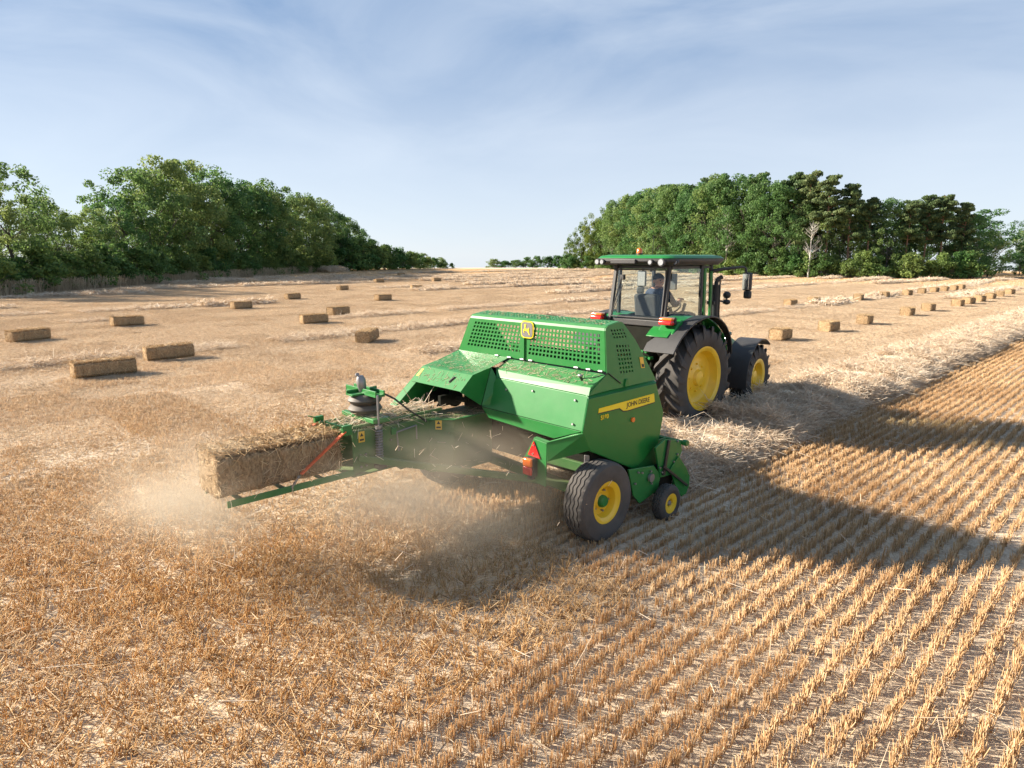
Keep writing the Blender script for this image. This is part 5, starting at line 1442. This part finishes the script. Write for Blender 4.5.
    for y, z, xx in ((3.40, 1.045, XC), (4.31, 1.02, XC + .075)):
        nrm = (1, 0, 0)
        st = MB().plate([(xx + .004, y - .035, z - .055), (xx + .004, y + .035, z - .058), (xx + .004, y + .035, z + .052), (xx + .004, y - .035, z + .055)], nrm, .002)
        if xx > XC: st.xf(Matrix.Rotation(R(-43), 3, 'Z'), (xx, y, z))
        so = st.build('warning_sticker', M['warn'], b)
        sk = MB().plate([(xx + .008, y - .024, z - .04), (xx + .008, y + .024, z - .04), (xx + .008, y + .024, z - .022), (xx + .008, y - .024, z - .022)], nrm, .001)
        s2 = MB().plate([(xx + .008, y - .02, z + .005), (xx + .008, y + .02, z + .005), (xx + .008, y, z + .04)], nrm, .001)
        for q in (sk, s2):
            if xx > XC: q.xf(Matrix.Rotation(R(-43), 3, 'Z'), (xx, y, z))
            q.build('sticker_print', M['ink'], so)
    # handle frame on the wall
    hf = MB().tube([(XC + .01, 3.80, 1.03), (XC + .03, 3.80, 1.02), (XC + .03, 4.05, 1.05)], .008, 6); hf.tube([(XC + .03, 3.80, 1.02), (XC + .03, 3.82, .82)], .009, 6); hf.tube([(XC + .03, 4.05, 1.05), (XC + .03, 4.05, .90)], .008, 6)
    hf.build('density_handle', M['steel'], cw, smooth=True)
    MB().span((XC, 3.74, 1.0), (XC + .03, 3.80, 1.07)).build('handle_bracket', M['green'], cw, bevel=.004)
    for y, z in ((3.38, .86), (3.44, .86), (3.38, .74), (3.44, .74), (3.74, .95)):
        MB().cyl((XC + .008, y, z), (1, 0, 0), .010, .018, 8).build('bolt', M['steel'], cw, smooth=True)
    # top rails
    for x in (XC - .05, XC - .2, XL + .2, XL + .06):
        MB().bar((x, 3.20, 1.135), (x, 4.45, 1.15), .03, .03).build('top_rail', M['green_dusty'], b, bevel=.004)
    # loose straw riding in the chamber
    ch = swath_patch('chamber_straw', .46, .09, 420, 301, 1.1, (.002, .004), .05)
    so = bpy.data.objects.new('chamber_straw', ch); COL.objects.link(so); so.parent = b; so.location = Vector((-5.84, 3.85, 1.07)) - woff(b)
    # tension yoke: bellows between cross beams
    yk = empty('tension_yoke', (-5.84, 3.6, 1.15), b)
    bc = Vector((-5.84, 3.62, 0))
    pr = [(.0, 1.20), (.12, 1.20), (.150, 1.225), (.175, 1.262), (.150, 1.298), (.125, 1.308), (.150, 1.318), (.175, 1.354), (.150, 1.392), (.12, 1.412), (.0, 1.412)]
    vs, fs, nn = [], [], 28
    for i in range(nn):
        q = 2 * math.pi * i / nn
        vs += [(bc.x + r * math.cos(q), bc.y + r * math.sin(q), z) for r, z in pr]
    for i in range(nn):
        a, c = i * len(pr), ((i + 1) % nn) * len(pr)
        fs += [(a + j, c + j, c + j + 1, a + j + 1) for j in range(len(pr) - 1)]
    MB().add(vs, fs).build('bellows', M['rubber_grey'], yk, smooth=True)
    MB().span((-6.14, 3.52, 1.155), (-5.54, 3.72, 1.20)).build('lower_beam', M['green'], yk, bevel=.006)
    up = MB().span((-6.12, 3.57, 1.412), (-5.56, 3.68, 1.435)); up.span((-6.12, 3.57, 1.435), (-5.56, 3.585, 1.475)); up.span((-6.12, 3.665, 1.435), (-5.56, 3.68, 1.475)); up.span((-5.90, 3.44, 1.412), (-5.78, 3.80, 1.43)); up.span((-5.90, 3.44, 1.43), (-5.885, 3.80, 1.46))
    up.build('upper_beam', M['green'], yk, bevel=.003)
    gauge = MB().tube([(-5.84, 3.60, 1.44), (-5.84, 3.59, 1.50), (-5.845, 3.585, 1.56), (-5.85, 3.58, 1.60)], [.035, .048, .05, .03], 14); gauge.cyl((-5.87, 3.56, 1.61), (1, -.4, .3), .018, .07, 10)
    gauge.build('pressure_gauge', M['steel'], yk, smooth=True)
    MB().tube([(-5.80, 3.62, 1.44), (-5.70, 3.70, 1.445), (-5.62, 3.83, 1.36), (-5.58, 3.98, 1.22), (-5.565, 4.12, 1.12), (-5.57, 4.2, 1.06)], .010, 7).build('air_hose', M['black'], yk, smooth=True)
    MB().tube([(XC + .04, 3.58, .70), (XC + .04, 3.58, 1.44)], .012, 8).build('tension_rod', M['steel'], yk, smooth=True)
    sp = []
    for i in range(13 * 12 + 1):
        a = 2 * math.pi * i / 12; sp.append((XC + .04 + .032 * math.cos(a), 3.58 + .032 * math.sin(a), .76 + .35 * i / (13 * 12)))
    MB().tube(sp, .009, 5).build('coil_spring', M['steel'], yk, smooth=True)
    MB().cyl((XC + .04, 3.58, 1.125), (0, 0, 1), .04, .03, 14).build('spring_seat', M['steel'], yk, smooth=True)
    MB().span((XC - .0, 3.53, .69), (XC + .09, 3.63, .735)).build('spring_bracket', M['black'], yk, bevel=.005)
    # chute behind the chamber
    ct = empty('bale_chute', (-5.84, 2.7, .7), b)
    MB().span((XC - .012, 2.06, .662), (XC, 3.32, .725)).build('chute_rail', M['green'], ct, bevel=.004)
    MB().span((XL - .0, 2.06, .662), (XL + .012, 3.32, .725)).build('chute_rail', M['green'], ct, bevel=.004)
    for y in (2.2, 2.6, 3.0): MB().span((XL + .012, y, .664), (XC - .012, y + .05, .676)).build('chute_slat', M['green'], ct, bevel=.003)
    for x, sgn in ((XC + .012, 1), (XL - .012, -1)):
        MB().bar((x, 3.22, 1.135), (x, 2.74, .815), .012, .042, (1, 0, 0)).build('chute_strap', M['orange'], ct, bevel=.003)
        ln = MB()
        for i in range(4):
            ln.box((x, 2.715 - i * .022, .795 - i * .026), (.008 if i % 2 else .022, .018, .032), Matrix.Rotation(R(-40), 3, 'X'))
        ln.build('chain', M['steel'], ct, bevel=.003)
        MB().tube([(x, 2.65, .72), (x + .004, 2.64, .655), (x, 2.65, .62)], .004, 5).build('twine_end', M['litter'], ct)
        MB().span((x - .03, 3.19, 1.09), (x + .012, 3.29, 1.19)).build('strap_bracket', M['green'], ct, bevel=.005)
        MB().bar((x - .01, 3.22, 1.17), (x - .1 * sgn, 3.08, 1.235), .03, .012).build('strap_arm', M['green'], ct, bevel=.003)
    # frame brace and rear light board
    MB().bar((-5.57, 3.36, .835), (-4.55, 4.72, .545), .05, .065).build('frame_brace', M['green_dusty'], b, bevel=.006)
    MB().bar((-4.55, 4.72, .545), (-4.02, 4.95, .52), .05, .065).build('frame_brace', M['green_dusty'], b, bevel=.006)
    MB().bar((-4.55, 4.90, .75), (-4.0, 4.98, .72), .04, .10).build('frame_rail', M['green_dusty'], b, bevel=.006)
    MB().bar((-5.5, 5.05, .50), (-3.95, 5.05, .42), .10, .10).build('axle_beam', M['green_dusty'], b, bevel=.01)
    MB().bar((-4.0, 4.98, .86), (-4.02, 5.0, .5), .05, .03).build('axle_strut', M['steel'], b, bevel=.005)
    lb = MB().plate([(x, 4.635, z) for x, z in ((-4.235, .553), (-4.53, .585), (-4.53, .80), (-4.40, 1.018), (-4.225, 1.005))], (0, 1, 0), .012).build('light_board', M['green'], b, bevel=.004)
    MB().plate([(-4.226, 4.637, 1.005), (-4.226, 4.637, .815), (XS - .0, 4.905, .945), (XS - .0, 4.80, 1.128)], (-1, 1, 0), .014).build('light_board_arm', M['green'], lb, bevel=.004)
    MB().plate([(-4.40, 4.633, 1.02), (-4.225, 4.633, 1.007), (XS, 4.795, 1.13), (XS - .03, 4.83, 1.135), (-4.225, 4.68, 1.012), (-4.40, 4.68, 1.024)], (0, 0, 1), .008).build('board_flange', M['green'], lb)
    tr = MB().plate([(x, 4.632, z) for x, z in ((-4.475, .840), (-4.300, .828), (-4.392, 1.0))], (0, -1, 0), .010).build('triangle_reflector', M['red_lens'], lb, bevel=.003)
    for x, z in ((-4.39, .955), (-4.40, .865)): MB().cyl((x, 4.62, z), (0, 1, 0), .008, .01, 8).build('bolt', M['steel'], tr)
    hs = MB().box((-4.405, 4.60, .735), (.13, .07, .19)).build('rear_light', M['ink'], lb, bevel=.012)
    MB().box((-4.41, 4.565, .785), (.115, .05, .085)).build('indicator_lens', M['orange_lens'], hs, bevel=.014, smooth=True, seg=3)
    MB().box((-4.41, 4.565, .700), (.115, .05, .085)).build('brake_lens', M['red_lens'], hs, bevel=.014, smooth=True, seg=3)
    MB().box((-4.39, 4.59, .625), (.07, .05, .028)).build('plate_lamp', M['black'], hs, bevel=.006)
    # running wheels
    implement_wheel('running_wheel', b, (-3.90, 5.045, .405), .41, .28, .205, 1, 5, 'rubber_dusty')
    implement_wheel('running_wheel', b, (-6.28, 5.045, .405), .41, .28, .205, -1, 5, 'rubber_dusty')
    # pick-up
    pk = empty('pickup', (-4.6, 6.0, .2), b)
    XP = -3.78
    MB().prism_x([(5.86, .80), (6.05, .86), (6.36, .78), (6.40, .66), (6.24, .42), (5.98, .44)], XP - .02, XP).build('pickup_side_plate', M['green'], pk, bevel=.004)
    MB().prism_x([(5.40, .66), (5.86, .60), (6.0, .46), (5.95, .30), (5.62, .24), (5.50, .36)], XP - .03, XP - .01).build('pickup_side_plate', M['green'], pk, bevel=.004)
    MB().plate([(XP + .02, y, z) for y, z in ((6.14, .50), (6.30, .62), (6.36, .56), (6.48, .44), (6.56, .32), (6.555, .21), (6.50, .13), (6.40, .12), (6.25, .30))], (-1, 0, 0), .012).build('crop_divider', M['green_clean'], pk, bevel=.004)
    MB().bar((XP - 1.55, 6.34, .78), (XP + .02, 6.42, .745), .05, .04).build('wind_guard_bar', M['green'], pk, bevel=.005)
    MB().cyl((XP + .02, 6.43, .745), (1, 0, 0), .035, .05, 12).build('bar_end', M['green'], pk, smooth=True)
    MB().bar((XP + .03, 5.98, .575), (XP + .05, 6.46, .245), .02, .03).build('guard_arm', M['ink'], pk, bevel=.004)
    MB().bar((XP + .012, 6.10, .84), (XP + .012, 6.02, .46), .02, .045).build('side_stiffener', M['ink'], pk, bevel=.004)
    for y, z in ((6.12, .82), (6.28, .79), (6.29, .64), (6.22, .57), (5.95, .56), (5.99, .50), (5.55, .60), (5.62, .58), (5.50, .49), (6.05, .50), (5.80, .42), (5.78, .56)):
        MB().cyl((XP + .008, y, z), (1, 0, 0), .011, .018, 8).build('bolt', M['steel'], pk, smooth=True)
    MB().cyl((XP + .012, 5.78, .49), (1, 0, 0), .045, .03, 16).build('bearing_cap', M['steel'], pk, smooth=True)
    MB().cyl((XP - .85, 6.12, .36), (1, 0, 0), .17, 1.62, 20).build('pickup_reel', M['dark'], pk, smooth=True)
    for i in range(12):
        tn = MB()
        x = XP - .1 - i * .135
        for q in range(4):
            a = q * math.pi / 2 + .3 * (i % 2)
            tn.tube([(x, 6.12 + .15 * math.sin(a), .36 + .15 * math.cos(a)), (x, 6.12 + .29 * math.sin(a + .1), .36 + .29 * math.cos(a + .1))], .005, 5)
        tn.build('tine', M['steel'], pk)
        MB().tube([(x + .065, 6.0, .62), (x + .065, 6.2, .575), (x + .065, 6.34, .42), (x + .065, 6.28, .24)], .012, 6).build('stripper_band', M['green'], pk, smooth=True)
    implement_wheel('gauge_wheel', pk, (XP + .10, 5.955, .195), .20, .145, .098, 1, 4, 'rubber', cap=False)
    # drawbar to the tractor
    MB().bar((-5.6, 6.2, .62), (TX + .02, TY - 1.18, .50), .12, .14).build('tow_bar', M['green'], b, bevel=.012)
    MB().tube([(-5.62, 6.6, .95), (TX, TY - .5, .72)], .06, 12).build('drive_shaft', M['ink'], b, smooth=True)
    return b
BALER = build_baler()

def chaff(parent, quad, n, seed):
    """chaff and short straw lying on an upward face given by four corners"""
    g = np.random.default_rng(seed)
    a, b, c, d = (np.array(q, float) for q in quad)
    u, v = g.uniform(.02, .98, n)[:, None], g.beta(1.2, 1.6, n)[:, None]
    p = a * (1 - u) * (1 - v) + b * u * (1 - v) + c * u * v + d * (1 - u) * v + np.array([0, 0, .006])
    e1 = (b - a) / np.linalg.norm(b - a); e2 = (d - a) / np.linalg.norm(d - a)
    an = g.uniform(0, 6.283, n)[:, None]; dv = (e1 * np.cos(an) + e2 * np.sin(an)) * (g.gamma(2, .008, n) + .004)[:, None]
    V, Q = stalks(p - dv, p + dv, g.uniform(.0012, .0026, n))
    off = np.array(woff(parent))
    o = bpy.data.objects.new('chaff', mesh_np('chaff', V - off, Q, M['litter'])); COL.objects.link(o); o.parent = parent; o['kind'] = 'stuff'
chaff(BALER, [(-5.24, 5.13, 1.672), (-3.93, 5.13, 1.665), (-3.94, 4.92, 1.568), (-5.25, 4.93, 1.587)][::-1], 260, 1)
chaff(BALER, [(-6.1, 4.62, 1.556), (-5.3, 4.62, 1.556), (-5.3, 5.12, 1.688), (-6.1, 5.12, 1.688)], 240, 2)
chaff(BALER, [(-6.1, 4.45, 1.415), (-5.3, 4.45, 1.415), (-5.3, 4.6, 1.553), (-6.1, 4.6, 1.553)], 60, 3)
chaff(BALER, [(-5.60, 4.30, 1.074), (-5.40, 4.45, 1.074), (-5.40, 4.95, 1.074), (-5.85, 4.95, 1.074)], 220, 4)
chaff(BALER, [(-6.1, 3.54, 1.206), (-5.55, 3.54, 1.206), (-5.55, 3.70, 1.206), (-6.1, 3.70, 1.206)], 120, 5)
chaff(BALER, [(-5.9, 5.17, 2.142), (-3.95, 5.17, 2.142), (-3.95, 5.35, 2.168), (-5.9, 5.35, 2.168)], 120, 6)

# ------------------------------------------------------------------ bale leaving the chute, dust, flying straw
def build_chute_bale():
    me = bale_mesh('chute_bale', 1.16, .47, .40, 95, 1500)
    o = bpy.data.objects.new('straw_bale', me); COL.objects.link(o); o.location = (-5.845, 2.60, .728)
    tag(o, 'fresh straw bale riding out of the baler on the green chute', 'straw bale')
    g = np.random.default_rng(77); n = 260
    c = np.stack([g.normal(-5.75, .55, n), g.normal(2.6, .8, n), np.abs(g.normal(.55, .38, n)) + .05], 1)
    m2 = 160; c2 = np.stack([g.normal(-5.0, .5, m2), g.normal(4.2, .5, m2), np.abs(g.normal(.5, .3, m2)) + .05], 1)
    c = np.concatenate([c, c2]); n += m2
    d = g.normal(0, 1, (n, 3)); d[:, 1] *= 1.6; d /= np.linalg.norm(d, axis=1, keepdims=True); ln = g.uniform(.015, .06, n)[:, None]
    V, Q = stalks(c - d * ln, c + d * ln, g.uniform(.0015, .003, n))
    o = bpy.data.objects.new('flying_straw', mesh_np('flying_straw', V, Q, M['windrow'])); COL.objects.link(o)
    tag(o, 'bits of straw flying in the dust round the bale chute', None, None, 'stuff')
build_chute_bale()

def dust_cloud(name, c, r, dens, nscale, label):
    m, nt, out = new_mat(name)
    N, L = nt.nodes, nt.links
    tc = N.new('ShaderNodeTexCoord')
    ln = N.new('ShaderNodeVectorMath'); ln.operation = 'LENGTH'; L.new(tc.outputs['Object'], ln.inputs[0])
    fo = N.new('ShaderNodeMapRange'); fo.interpolation_type = 'SMOOTHSTEP'
    fo.inputs['From Min'].default_value = 1.0; fo.inputs['From Max'].default_value = 0.15; fo.inputs['To Min'].default_value = 0; fo.inputs['To Max'].default_value = 1
    L.new(ln.outputs['Value'], fo.inputs['Value'])
    nz = N.new('ShaderNodeTexNoise'); nz.inputs['Scale'].default_value = nscale; nz.inputs['Detail'].default_value = 3
    L.new(tc.outputs['Object'], nz.inputs['Vector'])
    mr = N.new('ShaderNodeMapRange'); mr.inputs['From Min'].default_value = .36; mr.inputs['From Max'].default_value = .68; mr.inputs['To Max'].default_value = dens
    L.new(nz.outputs['Fac'], mr.inputs['Value'])
    mu = N.new('ShaderNodeMath'); mu.operation = 'MULTIPLY'; L.new(fo.outputs[0], mu.inputs[0]); L.new(mr.outputs[0], mu.inputs[1])
    v = N.new('ShaderNodeVolumePrincipled'); v.inputs['Color'].default_value = (0.93, 0.80, 0.62, 1); v.inputs['Anisotropy'].default_value = .2
    L.new(mu.outputs[0], v.inputs['Density']); L.new(v.outputs[0], out.inputs['Volume'])
    o = MB().sphere((0, 0, 0), 1.0, 24, 14).build(name, m, None)
    o.location = c; o.scale = r
    tag(o, label, None, None, 'stuff')
    return o
dust_cloud('dust_cloud', (-4.95, 3.75, .60), (1.6, 1.9, .85), 1.0, 1.9, 'tan dust hanging below and behind the baler')
dust_cloud('dust_cloud', (-5.95, 1.95, .75), (1.0, 1.1, .75), 1.5, 1.7, 'pale dust round the end of the bale on the chute')
